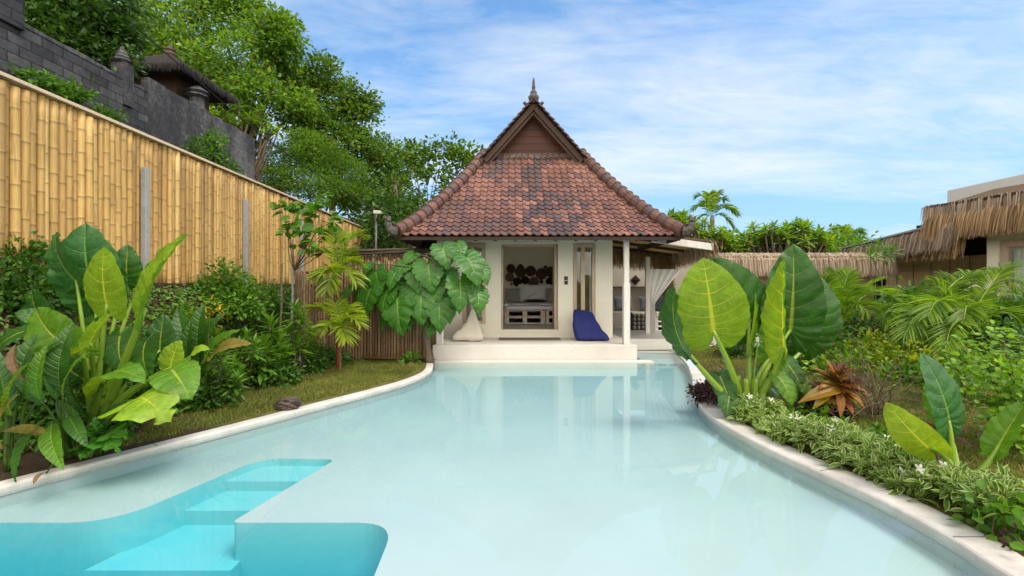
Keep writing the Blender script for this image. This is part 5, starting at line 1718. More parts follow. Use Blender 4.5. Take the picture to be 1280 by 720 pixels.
# ================================================================== elephant ears and strap leaves on the left bank
def left_alocasia():
    c = lambda px, py, Y=4.5: P(px, py, Y)
    root = np.array([-4.28, 4.6, .12])
    L = [D(c(120, 372, 4.75), c(108, 279, 4.7), (.15, -.8, .5), .86, 'alocblue', nv=12, fold=.05, droop=.1, ruffle=.03, lab='broad dark leaf with yellow frayed rim at the top'),
         D(c(134, 383, 4.35), c(131, 308, 4.3), (.2, .93, .1), .90, 'alocb', nv=12, fold=.03, droop=-.05, pil=-.008, ruffle=.012, sr=.022, lab='bright leaf backlit in front of the dark one'),
         D(c(96, 352, 4.6), c(72, 290, 4.65), (-.5, -.75, .4), .72, 'alocblue', nv=12, fold=.15, droop=.12, ruffle=.045),
         D(c(180, 388, 4.2), c(234, 292, 4.1), (.75, .35, .5), .34, 'alocb', nv=12, fold=-.5, droop=-.05, ruffle=.02, sr=.036, bow=(.02, 0, -.08), lab='long leaf pointing up to the right like a spear'),
         D(c(158, 352, 4.9), c(160, 305, 4.9), (.5, -.7, .4), .7, 'aloc', nv=11, fold=.1, droop=.1, ruffle=.04),
         D(c(170, 366, 4.8), c(190, 325, 4.8), (-.6, -.6, .5), .55, 'alocb', nv=10, fold=.2, droop=.03),
         D(c(182, 428, 4.5), c(188, 474, 4.35), (-.2, -.8, .45), .84, 'aloc', nv=11, fold=.05, droop=.12, ruffle=.02),
         D(c(213, 462, 4.35), c(226, 425, 4.35), (.2, .9, .3), .9, 'alocb', nv=11, fold=-.05, droop=-.08, pil=-.008),
         D(c(214, 462, 4.2), c(240, 500, 4.0), (.2, -.6, .75), .85, 'alocb', nv=11, fold=.05, droop=.15, lab='fresh leaf drooping towards the lawn'),
         D(c(170, 500, 4.1), c(214, 528, 3.8), (.1, -.55, .8), .95, 'alocy', nv=10, fold=.06, droop=.2, ruffle=.03, lobes=5, lab='torn yellowing leaf nearest the pool'),
         D(c(54, 400, 4.5), c(18, 391, 4.4), (-.1, -.75, .6), .8, 'aloc', nv=11, fold=.06, droop=.15),
         D(c(92, 440, 4.3), c(46, 385, 4.35), (-.3, -.7, .5), .74, 'alocb', nv=11, fold=.1, droop=.14, lab='mid green leaf reaching left'),
         D(c(105, 438, 4.0), c(62, 470, 3.9), (-.2, .2, .9), .5, 'alocb', nv=11, fold=.3, droop=.2),
         D(c(112, 432, 4.0), c(146, 389, 4.0), (-.55, -.1, .8), .5, 'alocb', nv=11, fold=.25, droop=.1),
         D(c(150, 420, 4.6), c(156, 466, 4.5), (.1, -.85, .4), .85, 'aloc', nv=10, fold=.05, droop=.12),
         D(c(128, 476, 4.1), c(182, 478, 3.95), (.1, -.3, .9), .62, 'alocb', nv=10, fold=.05, droop=.2),
         D(c(118, 400, 4.7), c(108, 446, 4.65), (-.2, -.8, .4), .75, 'aloc', nv=10, fold=.08, droop=.1),
         D(c(30, 414, 4.3), c(-8, 448, 4.2), (-.2, -.7, .6), .8, 'aloc', nv=11, fold=.08, droop=.15),
         D(c(66, 420, 4.9), c(40, 360, 4.95), (-.2, -.8, .4), .7, 'aloc', nv=11, fold=.1, droop=.1),
         D(c(98, 470, 4.25), c(70, 440, 4.2), (-.3, -.7, .6), .8, 'aloc', nv=10, fold=.06, droop=.12),
         D(c(150, 470, 4.7), c(128, 430, 4.75), (.1, -.8, .4), .8, 'aloc', nv=10, fold=.06, droop=.12),
         D(c(200, 440, 4.9), c(206, 392, 4.95), (.3, -.8, .3), .7, 'aloc', nv=10, fold=.08, droop=.08),
         D(c(236, 448, 4.5), c(262, 436, 4.45), (.3, -.5, .8), .7, 'alocy', nv=10, fold=.1, droop=.15)]
    leaf_plant('alocasia', 'tall many leaved elephant ear clump standing before the bamboo fence at the left', 'elephant ear', root, L, stalk_r=.02)


left_alocasia()


def strap_clump(label, root, leaves, mats, seed, name='heliconia', cat='heliconia', group='strap leaved heliconias on the left bank'):
    rng = np.random.default_rng(seed)
    L = []
    for k, (b, t) in enumerate(leaves):
        N = nrm(np.array([rng.normal(0, .5), -.55, .7]))
        L.append(D(b, t, N, rng.uniform(.24, .33), mats[k % len(mats)], kind='strap', nv=16, fold=.3, droop=.12, ruffle=.012, pil=.003, M=36, S=5, sr=.010))
    return leaf_plant(name, label, cat, root, L, group, stalk='stalkd')


def left_straps():
    c = P
    strap_clump('lush strap leaved clump at the left frame edge with a withered brown leaf', np.array([-4.2, 3.75, .08]),
                [(c(8, 520, 3.6), c(-14, 430, 3.6)), (c(20, 510, 3.7), c(48, 415, 3.8)), (c(15, 520, 3.5), c(40, 452, 3.4)), (c(34, 500, 3.6), c(84, 420, 3.8)), (c(10, 470, 3.7), c(-20, 395, 3.7)),
                 (c(50, 500, 3.5), c(60, 430, 3.5)), (c(4, 560, 3.5), c(24, 492, 3.4)), (c(20, 430, 3.6), c(30, 474, 3.5))], ['strap', 'strap', 'strapb', 'strap', 'strap', 'strapb', 'strapy', 'dry'], 3)
    strap_clump('strap leaved clump with long leaves hanging over the kerb of the pool', np.array([-3.95, 4.0, .08]),
                [(c(62, 520, 3.75), c(20, 604, 3.45)), (c(66, 530, 3.8), c(80, 588, 3.5)), (c(70, 500, 3.8), c(66, 430, 3.9)), (c(80, 500, 3.8), c(112, 440, 3.8)), (c(54, 505, 3.7), c(14, 470, 3.6)),
                 (c(86, 520, 3.9), c(110, 560, 3.7)), (c(60, 545, 3.7), c(0, 540, 3.4)), (c(76, 490, 3.8), c(92, 402, 3.9)), (c(60, 590, 3.6), c(42, 606, 3.42))], ['strap', 'strapb', 'strap', 'strapb', 'strap', 'strap', 'strapy', 'strap', 'dry'], 5)
    strap_clump('strap leaved clump between the elephant ear and the rosette shrubs', np.array([-4.35, 6.0, .1]),
                [(c(250, 455, 5.7), c(256, 378, 5.8)), (c(246, 450, 5.7), c(288, 388, 5.8)), (c(255, 455, 5.6), c(302, 412, 5.5)), (c(240, 450, 5.7), c(222, 385, 5.8)), (c(262, 452, 5.5), c(316, 430, 5.2)), (c(252, 440, 5.9), c(262, 405, 5.8)), (c(236, 452, 5.6), c(240, 400, 5.6))],
                ['strap', 'strap', 'strapb', 'strap', 'strapy', 'strapb', 'strap'], 7)
    strap_clump('dark strap leaved clump low behind the kerb under the elephant ear', np.array([-3.95, 4.35, .08]),
                [(c(110, 520, 4.1), c(86, 466, 4.1)), (c(118, 530, 4.1), c(140, 470, 4.2)), (c(124, 540, 4.1), c(160, 500, 4.1)), (c(100, 540, 4.0), c(70, 500, 4.0)), (c(106, 548, 4.0), c(92, 506, 3.9)), (c(130, 545, 4.1), c(172, 545, 3.9))],
                ['strap', 'strap', 'strap', 'strap', 'strapb', 'strap'], 9)
    # deeply cut low leaves at the kerb
    L = []
    for k, (b, t) in enumerate([((128, 550, 3.95), (160, 548, 3.75)), ((120, 556, 3.9), (100, 576, 3.7)), ((124, 548, 4.0), (150, 566, 3.7)), ((118, 545, 4.0), (92, 540, 3.9)), ((130, 548, 4.1), (166, 532, 4.0)), ((122, 540, 4.0), (118, 520, 4.0))]):
        L.append(D(c(*b), c(*t), (0, -.4, .9), .8, 'philo', kind='heart', nv=9, lobes=8, fold=.06, droop=.15, sr=.007))
    leaf_plant('split_leaf_plant', 'low plant with deeply cut dark leaves beside the left kerb', 'plant', np.array([-3.78, 4.12, .06]), L, stalk='stalkd', stalk_r=.007)
    # rosette shrubs of the bank foot
    sp = [('rosette shrub between the strap leaves and the bank with a yellow flower spray', (258, 450), 6.5, [(238, 395), (256, 405), (270, 420), (246, 425), (284, 430)], .24),
          ('low dense rosette shrub at the left end of the lawn', (268, 478), 5.9, [(248, 440), (262, 448), (276, 442), (290, 452), (300, 462), (284, 466), (256, 464), (270, 470), (296, 474)], .19),
          ('rosette shrub with the tallest tapering shoot at the foot of the bank', (340, 470), 6.9, [(338, 402), (332, 428), (350, 425), (342, 442), (324, 445), (356, 440)], .26),
          ('small rosette shrub beside the bank and the tallest shoot', (310, 470), 6.7, [(308, 418), (300, 432), (318, 430), (312, 446), (296, 448)], .2),
          ('rosette shrub overhung by bare twigs near the bamboo screen', (372, 460), 7.6, [(370, 385), (378, 400), (362, 410), (388, 415), (372, 425), (384, 432)], .24),
          ('rosette shrub growing halfway up the bank near the fence', (232, 420), 7.0, [(218, 395), (232, 385), (240, 402), (222, 408)], .22)]
    for k, (lab, b, Y, sh, ln) in enumerate(sp):
        bp = P(*b, Y); bp[2] = float(gz(bp[0], bp[1]))
        rg = np.random.default_rng(40 + k)
        shoots = [P(x, y, Y + rg.uniform(-.25, .25)) for x, y in sh]
        rosette_shrub('rosette_shrub', lab, 'shrub', bp, shoots, M['rosette'], ln * 1.15, 28, LANCE, 60 + k, 'rosette shrubs at the foot of the bank', stretch=.8)
    # fine leaved shrubs on the bank
    ce = P(290, 366, 8.5)
    shrub('feathery_shrub', 'dark feathery shrub on the bank hiding the base of the bamboo fence', 'shrub', (ce[0], ce[1], 1.1), [(P(284, 350, 8.5), (.30, .3, .30)), (P(276, 366, 8.4), (.36, .3, .25)), (P(308, 372, 8.5), (.4, .3, .2)), (P(292, 382, 8.2), (.42, .3, .18))], M['shrubm'], 30, 22, .085, OVATE, .12, 70)
    shrub('feathery_shrub', 'dark fine leaved shrub against the bamboo fence at the left frame edge', 'shrub', (-5.4, 5.2, .9), [(P(15, 350, 5.2), (.35, .35, .3)), (P(50, 368, 5.2), (.35, .35, .22)), (P(5, 385, 5.0), (.4, .35, .3)), (P(28, 325, 5.4), (.16, .2, .2))], M['shrubd'], 40, 26, .07, OVATE, .09, 71)
    shrub('feathery_shrub', 'small dark shrub tucked in the corner of the two bamboo fences', 'shrub', (-5.2, 9.6, 1.1), [(P(350, 380, 9.5), (.4, .4, .35)), (P(340, 396, 9.2), (.4, .4, .3))], M['shrubd'], 26, 24, .08, OVATE, .12, 72)
    # hedge like undergrowth at the foot of the bank
    for k, (lab, px, py, Y, r) in enumerate([('dark low bush at the back corner of the left lawn', 395, 446, 8.6, (.4, .3, .2)), ('dark low bush left of the lawn corner', 362, 452, 7.8, (.4, .3, .2)), ('dark low bush under the tallest rosette shoot', 325, 464, 6.9, (.35, .3, .16)), ('dark low bush at the near end of the lawn edge', 232, 492, 5.6, (.3, .3, .2)), ('dark bush low behind the elephant ear', 175, 445, 5.6, (.5, .35, .36)), ('dark bush deep behind the strap leaves', 60, 450, 5.0, (.5, .4, .36)), ('dark bush between two strap leaved clumps', 110, 495, 4.7, (.4, .3, .28)), ('dark bush low at the left frame edge', 10, 505, 4.3, (.4, .3, .32))]):
        ce = P(px, py, Y)
        shrub('low_bush', lab, 'bush', (ce[0], ce[1], float(gz(ce[0], ce[1]))), [(ce, r), (ce + (.25, .1, -.1), np.array(r) * .7), (ce + (-.3, .1, -.05), np.array(r) * .7)], M['shrubd'], 26, 24, .075, OVATE, .1, 80 + k, 'dark bushes along the foot of the bank')
    # undergrowth and litter on the bank
    rng = np.random.default_rng(90)
    n = 15000
    y = rng.uniform(3.5, 12, n); u = rng.uniform(0, 1, n); x = bankx(y) + .12 - u * (bankx(y) + 5.85)
    pos = np.c_[x, y, gz(x, y) + rng.uniform(0, .12, n)]
    mb = MB()
    k = rng.random(n)
    for m_, sel in ((0, k < .82), (1, k >= .82)):
        scatter(mb, LEAF1 if m_ else OVATE, pos[sel], rdir(rng, sel.sum()), np.array([.4, -.3, .8]), rng.uniform(.03, .09, sel.sum()), m_)
    tag(mb.build('undergrowth', [M['shrubm'], M['litter']]), kind='stuff')
    yf = MB(); c0 = P(262, 388, 6.3)
    scatter(yf, LANCE, c0 + rng.normal(size=(40, 3)) * (.1, .05, .08), rdir(rng, 40), (0, 0, 1.), .1)
    yfl = thing('flower_spray', 'yellow orange flower spray rising from the rosette shrub on the bank', 'flower', c0 - (0, 0, .5))
    yf.build('flower_head', M['yellowf'], yfl)
    st = MB().tube(bez(c0 - (0, 0, .55), c0 - (.05, 0, .3), c0, 6), .008, 5); st.build('stem', M['stalkd'], yfl)


left_straps()


# ================================================================== lawn
def lawns():
    rng = np.random.default_rng(100)
    BL = (np.array([(0, .09, 0), (0, -.09, 0), (.6, .05, .0), (.6, -.05, .0), (1, 0, -.12)]), np.array([(0, 1, 3), (0, 3, 2), (2, 3, 4)]), np.array([(0, .5, 0)] * 5))
    mb = MB()
    def area(n, f):
        p = f(n)
        return p
    n = 90000
    y = rng.uniform(4.3, 9.3, n); x = rng.uniform(-5.0, -1.4, n)
    edge = np.interp(y, LEFT[:, 1], LEFT[:, 0]) - .27
    k = (x < edge) & (x > bankx(y) + .1 * rng.normal(size=n)) & ~((y < 5.3) & (x < -3.9))
    x1, y1 = x[k], y[k]
    n = 120000
    y = 3.0 + 7.5 * rng.random(n) ** 1.4; x = rng.uniform(2.4, 8.5, n)
    edge = np.interp(y, RIGHT[::-1, 1], RIGHT[::-1, 0]) + .28
    k = x > edge
    x2, y2 = x[k], y[k]
    for i, (x, y) in enumerate(((x1, y1), (x2, y2))):
        pos = np.c_[x, y, gz(x, y)]
        d = rng.normal(size=(len(x), 3)) * .55 + (0, 0, 1)
        mb = MB(); scatter(mb, BL, pos, d, rdir(rng, len(x)), rng.uniform(.025, .055, len(x)))
        tag(mb.build('grass', M['grass']), kind='stuff')
    # fallen leaves
    mb = MB(); q = rng.integers(0, len(x1), 60); pos = np.c_[x1[q], y1[q], gz(x1[q], y1[q]) + .03]
    q = rng.integers(0, len(x2), 240); pos = np.concatenate([pos, np.c_[x2[q], y2[q], gz(x2[q], y2[q]) + .03]])
    scatter(mb, LEAF1, pos, rdir(rng, 300) * (1, 1, .2), (0, 0, 1.), rng.uniform(.03, .07, 300))
    tag(mb.build('fallen_leaves', M['litter']), kind='stuff')


lawns()


# ================================================================== the middle: young tree, red palms, climbing philodendron
def middle():
    rng = np.random.default_rng(120)
    base = np.array([-4.15, 8.75, .05])
    t = thing('young_tree', 'slender young tree with broad fresh leaves rising above the bamboo screen', 'tree', base)
    sb = MB(); Y = 8.6
    fk = P(368, 338, Y)
    sb.tube(bez(base, base * .5 + fk * .5 + (.1, 0, 0), fk, 10), np.linspace(.03, .02, 10), 7)
    tips = [(404, 246), (398, 262), (352, 262), (366, 276), (380, 290), (418, 275), (416, 284), (392, 312), (378, 308), (360, 290), (402, 296), (388, 268), (424, 300), (370, 262)]
    fo = MB()
    for x, y in tips:
        p = P(x, y, Y + rng.uniform(-.25, .25))
        limb(sb, rng, fk, p, .010, .004, .12, 6)
        for q in range(10):
            d = rdir(rng, 1)[0] * (1, 1, .6) + (0, 0, .05)
            scatter(fo, ROUND, (p + rng.normal(size=3) * .06)[None], d[None], nrm(np.array([0, -.5, .8]) + rng.normal(size=3) * .35)[None], rng.uniform(.15, .25))
    sb.build('trunk', M['stem'], t, smooth=True); fo.build('crown', M['shrubm'], t)
    # dry stakes beside it
    for x0, x1, y0, y1, lab in ((349, 352, 440, 330, 'pale slanting stake beside the young tree'), (363, 366, 445, 300, 'tall thin pole standing by the young tree')):
        s = MB().tube([P(x0, y0, 8.7), (P(x0, y0, 8.7) + P(x1, y1, 8.8)) / 2 + (.02, 0, 0), P(x1, y1, 8.8)], [.025, .022, .018], 7)
        tag(s.build('garden_stake', M['palmtrunk'] if 'pale' in lab else M['concrete'], smooth=True, loc=P(x0, y0, 8.7)), lab, 'stake')
    # sealing wax palms
    Y = 8.3
    b = G(421, 452, .03); b = P(421, 462, 8.3); b[2] = .03
    top = P(421.5, 344, Y)
    tips = [P(x, y, Y + d) for x, y, d in ((450, 296, .2), (436, 318, .4), (400, 345, -.3), (444, 352, -.2), (418, 296, .3), (398, 318, .2), (410, 362, -.4), (448, 330, .1))]
    tr = palm('sealing_wax_palm', 'slim red stemmed palm with yellow green fronds before the bamboo screen', b, top, tips, M['palmy'], .36, .026, 'redshaft', 1, None, 26, .030, .22)
    Y = 8.0
    b = P(424, 466, Y); b[2] = .03
    top = P(424, 412, Y)
    tips = [P(x, y, Y + d) for x, y, d in ((448, 392, .1), (402, 386, .2), (384, 390, .1), (448, 404, -.2), (404, 414, -.3), (438, 386, .3), (418, 380, .2), (432, 424, -.3))]
    palm('sealing_wax_palm', 'shorter young palm at the foot of the red stemmed one', b, top, tips, M['palmy'], .32, .02, 'palmtrunk', 2, None, 26, .028, .25)
    # philodendron on the screen
    c = lambda px, py, Y=8.85: P(px, py, Y)
    trunk = [P(537, 455, 9.05), P(533, 420, 9.0), P(530, 385, 8.98), P(534, 350, 8.95), P(545, 330, 8.85)]
    rows = [((465, 358), (458, 397), 1.0, 8.8), ((497, 373), (503, 416), .98, 8.7), ((510, 352), (508, 374), 1.0, 8.85), ((535, 331), (540, 364), 1.05, 8.75), ((527, 366), (527, 404), .95, 8.7), ((549, 373), (550, 413), .85, 8.7), ((553, 310), (560, 336), 1.0, 8.75),
            ((584, 322), (597, 356), .95, 8.6), ((575, 352), (574, 388), .9, 8.6), ((597, 364), (597, 392), .95, 8.65), ((437, 362), (428, 384), .95, 8.85), ((508, 330), (494, 346), 1.0, 8.9), ((463, 330), (456, 345), 1.0, 8.95), ((601, 333), (608, 355), .9, 8.75),
            ((478, 345), (470, 362), .9, 8.9), ((520, 345), (512, 366), .9, 8.95), ((562, 340), (566, 362), .85, 8.9), ((487, 392), (478, 412), .85, 8.95), ((540, 402), (536, 422), .85, 8.9), ((516, 318), (505, 332), .9, 9.0), ((572, 305), (580, 322), .9, 8.9), ((485, 362), (480, 392), .95, 8.78), ((448, 350), (440, 368), .9, 8.9), ((540, 352), (545, 384), .9, 8.78), ((506, 384), (512, 412), .9, 8.82), ((520, 340), (524, 366), .95, 8.8), ((590, 345), (590, 372), .9, 8.7), ((560, 375), (562, 402), .85, 8.75), ((470, 340), (478, 364), .95, 8.85), ((495, 340), (488, 362), .95, 8.8)]
    L = []
    for k, ((bx, by), (tx, ty), w, Y) in enumerate(rows):
        j = np.interp(by, [305, 455], [8.86, 9.02]); rt = P(np.interp(by, [305, 330, 350, 385, 455], [550, 545, 534, 530, 536]), min(440, by + 12), j)
        tx, ty = bx + (tx - bx) * 1.12, by + (ty - by) * 1.14
        L.append(D(c(bx, by, Y + .1), c(tx, ty, Y - .03), nrm(np.array([(bx - 530) / 160, -.75, .5])), w * 1.0, 'philo', kind='heart', nv=9, fold=.06, droop=.1, ruffle=.02, root=rt, sr=.010, bow=(0, -.05, .12), M=72, S=7, scal=.20))
    t = leaf_plant('philodendron', 'climbing philodendron with large glossy heart leaves over the bamboo screen', 'climber', trunk[0], L, stalk='stalkd', stalk_r=.010)
    tb = MB().tube(smooth_curve(trunk, 20), np.linspace(.075, .05, 20) * (1 + .15 * np.sin(np.arange(20) * 1.8)), 9)
    for k in range(22):
        p = smooth_curve(trunk, 20)[rng.integers(3, 18)] + rng.normal(size=3) * (.06, .03, 0)
        tb.tube(bez(p, p + (rng.normal() * .12, -.05, -.3), (p[0] + rng.normal() * .12, 9.1, max(.05, p[2] - rng.uniform(.5, 1.2))), 8), .008, 5)
    tb.build('trunk', M['stem'], t, smooth=True)
    ce = P(515, 452, 8.9)
    shrub('seedling', 'small bright seedling at the foot of the philodendron', 'seedling', (ce[0], ce[1], .03), [(ce + (0, 0, .03), (.18, .12, .12))], M['shrubm'], 10, 10, .1, OVATE, .06, 130)
    r = MB().tube(smooth_curve([P(497, 451, 9.0), P(505, 459, 8.8), P(514, 455, 8.75), P(520, 460, 8.7)], 12), np.linspace(.04, .02, 12), 7)
    tag(r.build('exposed_root', M['palmtrunk'], smooth=True, loc=P(505, 459, 8.8)), 'curled pale root lying on the lawn below the philodendron', 'root')


middle()
# ================================================================== right bank
def right_bank():
    rng = np.random.default_rng(200)
    # variegated edging along the kerb
    line = offset(RIGHT, .30)
    k = (line[:, 1] > 2.75) & (line[:, 1] < 5.25)
    line = line[k]
    n = 620; u = rng.uniform(0, len(line) - 1, n); i = u.astype(int).clip(0, len(line) - 2); f = (u - i)[:, None]
    q = line[i] * (1 - f) + line[i + 1] * f
    t = nrm(line[i + 1] - line[i]); o = np.stack([-t[:, 1], t[:, 0]], 1)
    wid = rng.uniform(-.12, .42, n)
    wid = np.where(q[:, 1] < 3.2, wid * .7 + .05, wid)
    p2 = q + o * wid[:, None]
    h = .07 + .11 * np.sin(np.clip((wid + .15) / .6, 0, 1) * np.pi) + .03 * rng.normal(size=n) + .05 * np.sin(p2[:, 1] * 5)
    tips = np.c_[p2, .05 + np.clip(h, .05, .4)]
    mb = MB()
    for p in tips:
        ax = nrm(np.array([rng.normal(0, .4) - .25, rng.normal(0, .4) - .2, 1.]))
        whorl(mb, rng, p, ax, 9, rng.uniform(.085, .135), lance(4, .36, .2, .42, .2), rise=(-.25, 1.0), stretch=.7)
    # white pinwheel flowers among the leaves
    fl = tips[rng.choice(n, 26, replace=False)]
    px = [(1000, 583), (1025, 600), (1050, 563), (1062, 578), (1100, 582), (1128, 590), (1150, 586), (951, 545), (972, 528), (1115, 600), (1095, 600), (1038, 535), (1160, 600)]
    st = []
    for x, y in px:
        for z in np.linspace(.3, .12, 8):
            g = G(x, y, z)
            if g[1] > 2.9 and g[0] > np.interp(g[1], RIGHT[::-1, 1], RIGHT[::-1, 0]) + .26: st.append(g); break
    for p in list(fl[:10] + (0, 0, .05)) + st:
        a = np.arange(5) * 2 * np.pi / 5 + rng.uniform(0, 6)
        d = np.stack([np.cos(a), np.sin(a), np.full(5, .25)], 1)
        tl = nrm(np.array([-.15, -.85, .6]) + rng.normal(size=3) * .25); fr_ = frames(np.array([[1., 0, 0]]), tl)[0]; d = np.cos(a)[:, None] * fr_[0] + np.sin(a)[:, None] * fr_[1] + .2 * tl
        scatter(mb, lance(3, .5, .1, .6, .05), np.tile(p, (5, 1)), d, np.tile(tl, (5, 1)), .042, 1)
    tag(mb.build('ground_cover', [M['varieg'], M['petal']]), kind='stuff')
    # bronze and orange rosette
    b = G(1043, 514, .1); ce = P(1044, 478, 5.2)
    t = thing('bronze_plant', 'bronze and orange leaved rosette plant on the right lawn', 'plant', b)
    up_, lo_ = MB(), MB()
    whorl(up_, rng, ce + (0, 0, .05), (.05, -.2, 1), 30, .34, lance(5, .34, .3, .5, .25), rise=(-.1, 1.3), stretch=.5)
    whorl(up_, rng, ce + (.05, -.05, -.02), (.1, -.6, .8), 16, .32, lance(5, .34, .3, .5, .25), rise=(.0, .9), stretch=.4)
    tp = lance(5, .30, .45, .5, .22)
    for q_, (x, y) in enumerate(((1026, 508), (1040, 517), (1054, 516), (1066, 514), (1076, 508), (1080, 494), (1016, 494))):
        e = P(x, y, 4.95 + .07 * (q_ % 2)); s = ce + (.03 * (q_ - 3), -.08, -.06 + .02 * (q_ % 2))
        scatter(lo_, tp, s[None], (e - s + (0, 0, .1))[None], np.array([[0, -.5, .8]]), np.linalg.norm(e - s) * 1.05)
    up_.build('upper_leaves', M['brom'], t); lo_.build('lower_leaves', M['bromo'], t)
    MB().tube(bez(b, b + (.03, 0, .1), ce, 8), .018, 7).build('stem', M['stem'], t)
    # wine red cordylines
    for (x, y, Y, bb, n, ln, lab) in ((906, 468, 6.3, (908, 492), 16, .3, 'small wine red rosette behind the huge elephant ear stalks'), (1172, 535, 3.9, (1172, 580), 14, .26, 'wine red plant with drooping leaves beside the smaller elephant ear')):
        ce = P(x, y, Y); b = P(*bb, Y); b[2] = max(.05, float(gz(b[0], b[1])))
        t = thing('cordyline', lab, 'cordyline', b)
        m = MB(); whorl(m, rng, ce, (0, -.1, 1), n, ln, lance(6, .2, .35, .45, .25), rise=(.1, 1.2), stretch=.3)
        m.build('leaves', M['cord'], t); MB().tube(bez(b - (0, 0, .05), (b + ce) / 2, ce, 6), .012, 6).build('stem', M['stem'], t)
    for k, (x, y, Y, r, lab) in enumerate(((886, 492, 5.95, (.17, .3, .12), 'small purple black leaved plant at the tip of the right kerb'), (1030, 516, 5.2, (.3, .2, .1), 'purple black leaved patch under the bronze rosette'), (1273, 708, 2.62, (.03, .03, .05), 'dark red sprig at the lower right corner by the kerb'))):
        ce = P(x, y, Y); g = float(gz(ce[0], ce[1]))
        ce[2] = max(ce[2], g + r[2])
        shrub('purple_plant', lab, 'plant', (ce[0], ce[1], g), [(ce, r)], M['purple'], 6 if k == 2 else 60, 5 if k == 2 else 12, .04 if k == 2 else .055, OVATE, .03 if k == 2 else .05, 210 + k, stems=6, sr=.006)
    for k, (x, y, Y, r, lab) in enumerate(((1110, 575, 3.75, (.12, .15, .12), 'small green tuft among the variegated edging'), (1245, 690, 2.75, (.13, .12, .12), 'green tuft at the near end of the edging'), (1080, 545, 4.4, (.2, .15, .1), 'green creeping tuft behind the white flowers'), (1010, 525, 5.1, (.18, .15, .1), 'green tuft beside the bronze rosette'), (960, 515, 5.3, (.25, .15, .1), 'dark green tuft at the foot of the huge elephant ear'))):
        ce = P(x, y, Y); g = float(gz(ce[0], ce[1])); ce[2] = max(ce[2], g + r[2] * .7)
        shrub('green_tuft', lab, 'plant', (ce[0], ce[1], g), [(ce, r)], M['shrubm'], 16, 10, .07, ROUND, .05, 220 + k, stems=5, sr=.005)
    # dry twiggy shrub
    b = G(1092, 518, .15); t = thing('bare_shrub', 'low leafless twiggy shrub on the dry grass at the right', 'shrub', b)
    m = MB()
    for k in range(26):
        e = b + rng.normal(size=3) * (.3, .3, .1) + (0, 0, .4 + .12 * rng.random())
        limb(m, rng, b, e, .008, .003, .2, 6)
        for q in range(3): limb(m, rng, (b + e) / 2 * (1, 1, 1), e + rng.normal(size=3) * .18, .004, .002, .15, 4)
    m.build('twigs', M['stem'], t)
    # areca palms
    def areca(lab, base, Y, tips, mat, ll, seed, stems, nn=26, w=.032):
        b = np.asarray(base, float)
        t = thing('areca_palm', lab, 'palm', b, 'areca palms in the right hand bed')
        rg = np.random.default_rng(seed)
        s = MB()
        tops = []
        for k in range(stems):
            bb = b + rg.normal(size=3) * (.16, .16, 0); tp = bb + (rg.normal() * .15, rg.normal() * .1, rg.uniform(.35, .75)); tops.append(tp)
            s.tube(bez(bb - (0, 0, .1), (bb + tp) / 2, tp, 6), np.linspace(.035, .022, 6), 7)
        s.build('stems', M['palmtrunk'], t, smooth=True)
        for q, (x, y, d) in enumerate(tips):
            tip = P(x, y, Y + d); top = tops[q % stems]; v = tip - top; L = np.linalg.norm(v)
            up = .30 if tip[2] < top[2] + .5 * L else .12
            f = MB(); frond(f, [top - (0, 0, .1), top + v * .35 + (0, 0, up * L), top + v * .72 + (0, 0, up * .85 * L), tip], ll, nn, w, .3, .45, seed * 31 + q, r=.014)
            f.build('frond', [mat, M['stalk']], t)
    b = P(1195, 460, 7.2); b[2] = .25
    areca('big bright areca palm with arching feather fronds below the thatched villa', b, 7.2, [(1130, 372, .3), (1165, 352, .2), (1215, 345, .3), (1262, 332, -.1), (1130, 420, -.6), (1108, 395, .2), (1180, 440, -.9), (1250, 430, -.7), (1275, 400, -.2), (1230, 362, .6), (1160, 395, -.7), (1205, 400, -.8), (1280, 365, .3), (1145, 440, -.5), (1190, 345, .5), (1225, 450, -.8)], M['palm'], .44, 5, 5, 44, .020)
    b = P(1052, 455, 8.3); b[2] = .2
    areca('shadier palm with drooping old fronds beside the huge elephant ear', b, 8.3, [(1030, 350, .2), (1018, 376, -.3), (1060, 342, .4), (1098, 350, .1), (1118, 372, -.2), (1085, 390, -.6), (1030, 400, -.5), (1112, 400, .2), (1070, 360, -.8), (1100, 362, .6), (1045, 340, .6), (1020, 420, -.4)], M['palm'], .44, 6, 3, 42, .020)
    # two pale trunks by the palm
    # undergrowth shrubs of the bed
    beds = [('bright gold green bush in the middle of the right hand bed', 1108, 438, 7.4, (.55, .4, .3), 'shruby', .08), ('lime bush in front of the shady palm', 1065, 455, 7.2, (.45, .35, .2), 'shrubl', .08), ('gold green bush at the edge of the palms', 1142, 452, 6.6, (.4, .35, .28), 'shruby', .08),
            ('dark bush below the long thatched walkway roof', 1100, 400, 9.6, (1.0, .5, .6), 'shrubd', .11), ('dark bush behind the big areca palm', 1230, 395, 9.0, (1.0, .5, .5), 'shrubd', .11), ('mid green bush under the blind', 1160, 372, 10.5, (.9, .4, .4), 'shrubm', .11), ('dark bush behind the huge elephant ear', 1020, 440, 7.8, (.6, .4, .45), 'shrubd', .1),
            ('mid green bush low behind the bare twigs', 1180, 470, 6.2, (.6, .4, .25), 'shrubm', .08), ('dark bush at the right frame edge below the areca palm', 1270, 440, 6.4, (.6, .4, .5), 'shrubd', .09), ('dark bush far behind the tall elephant ear leaves', 960, 420, 9.3, (.8, .4, .6), 'shrubd', .11), ('mid green bush under the villa window', 1270, 385, 8.3, (.6, .4, .35), 'shrubm', .1)]
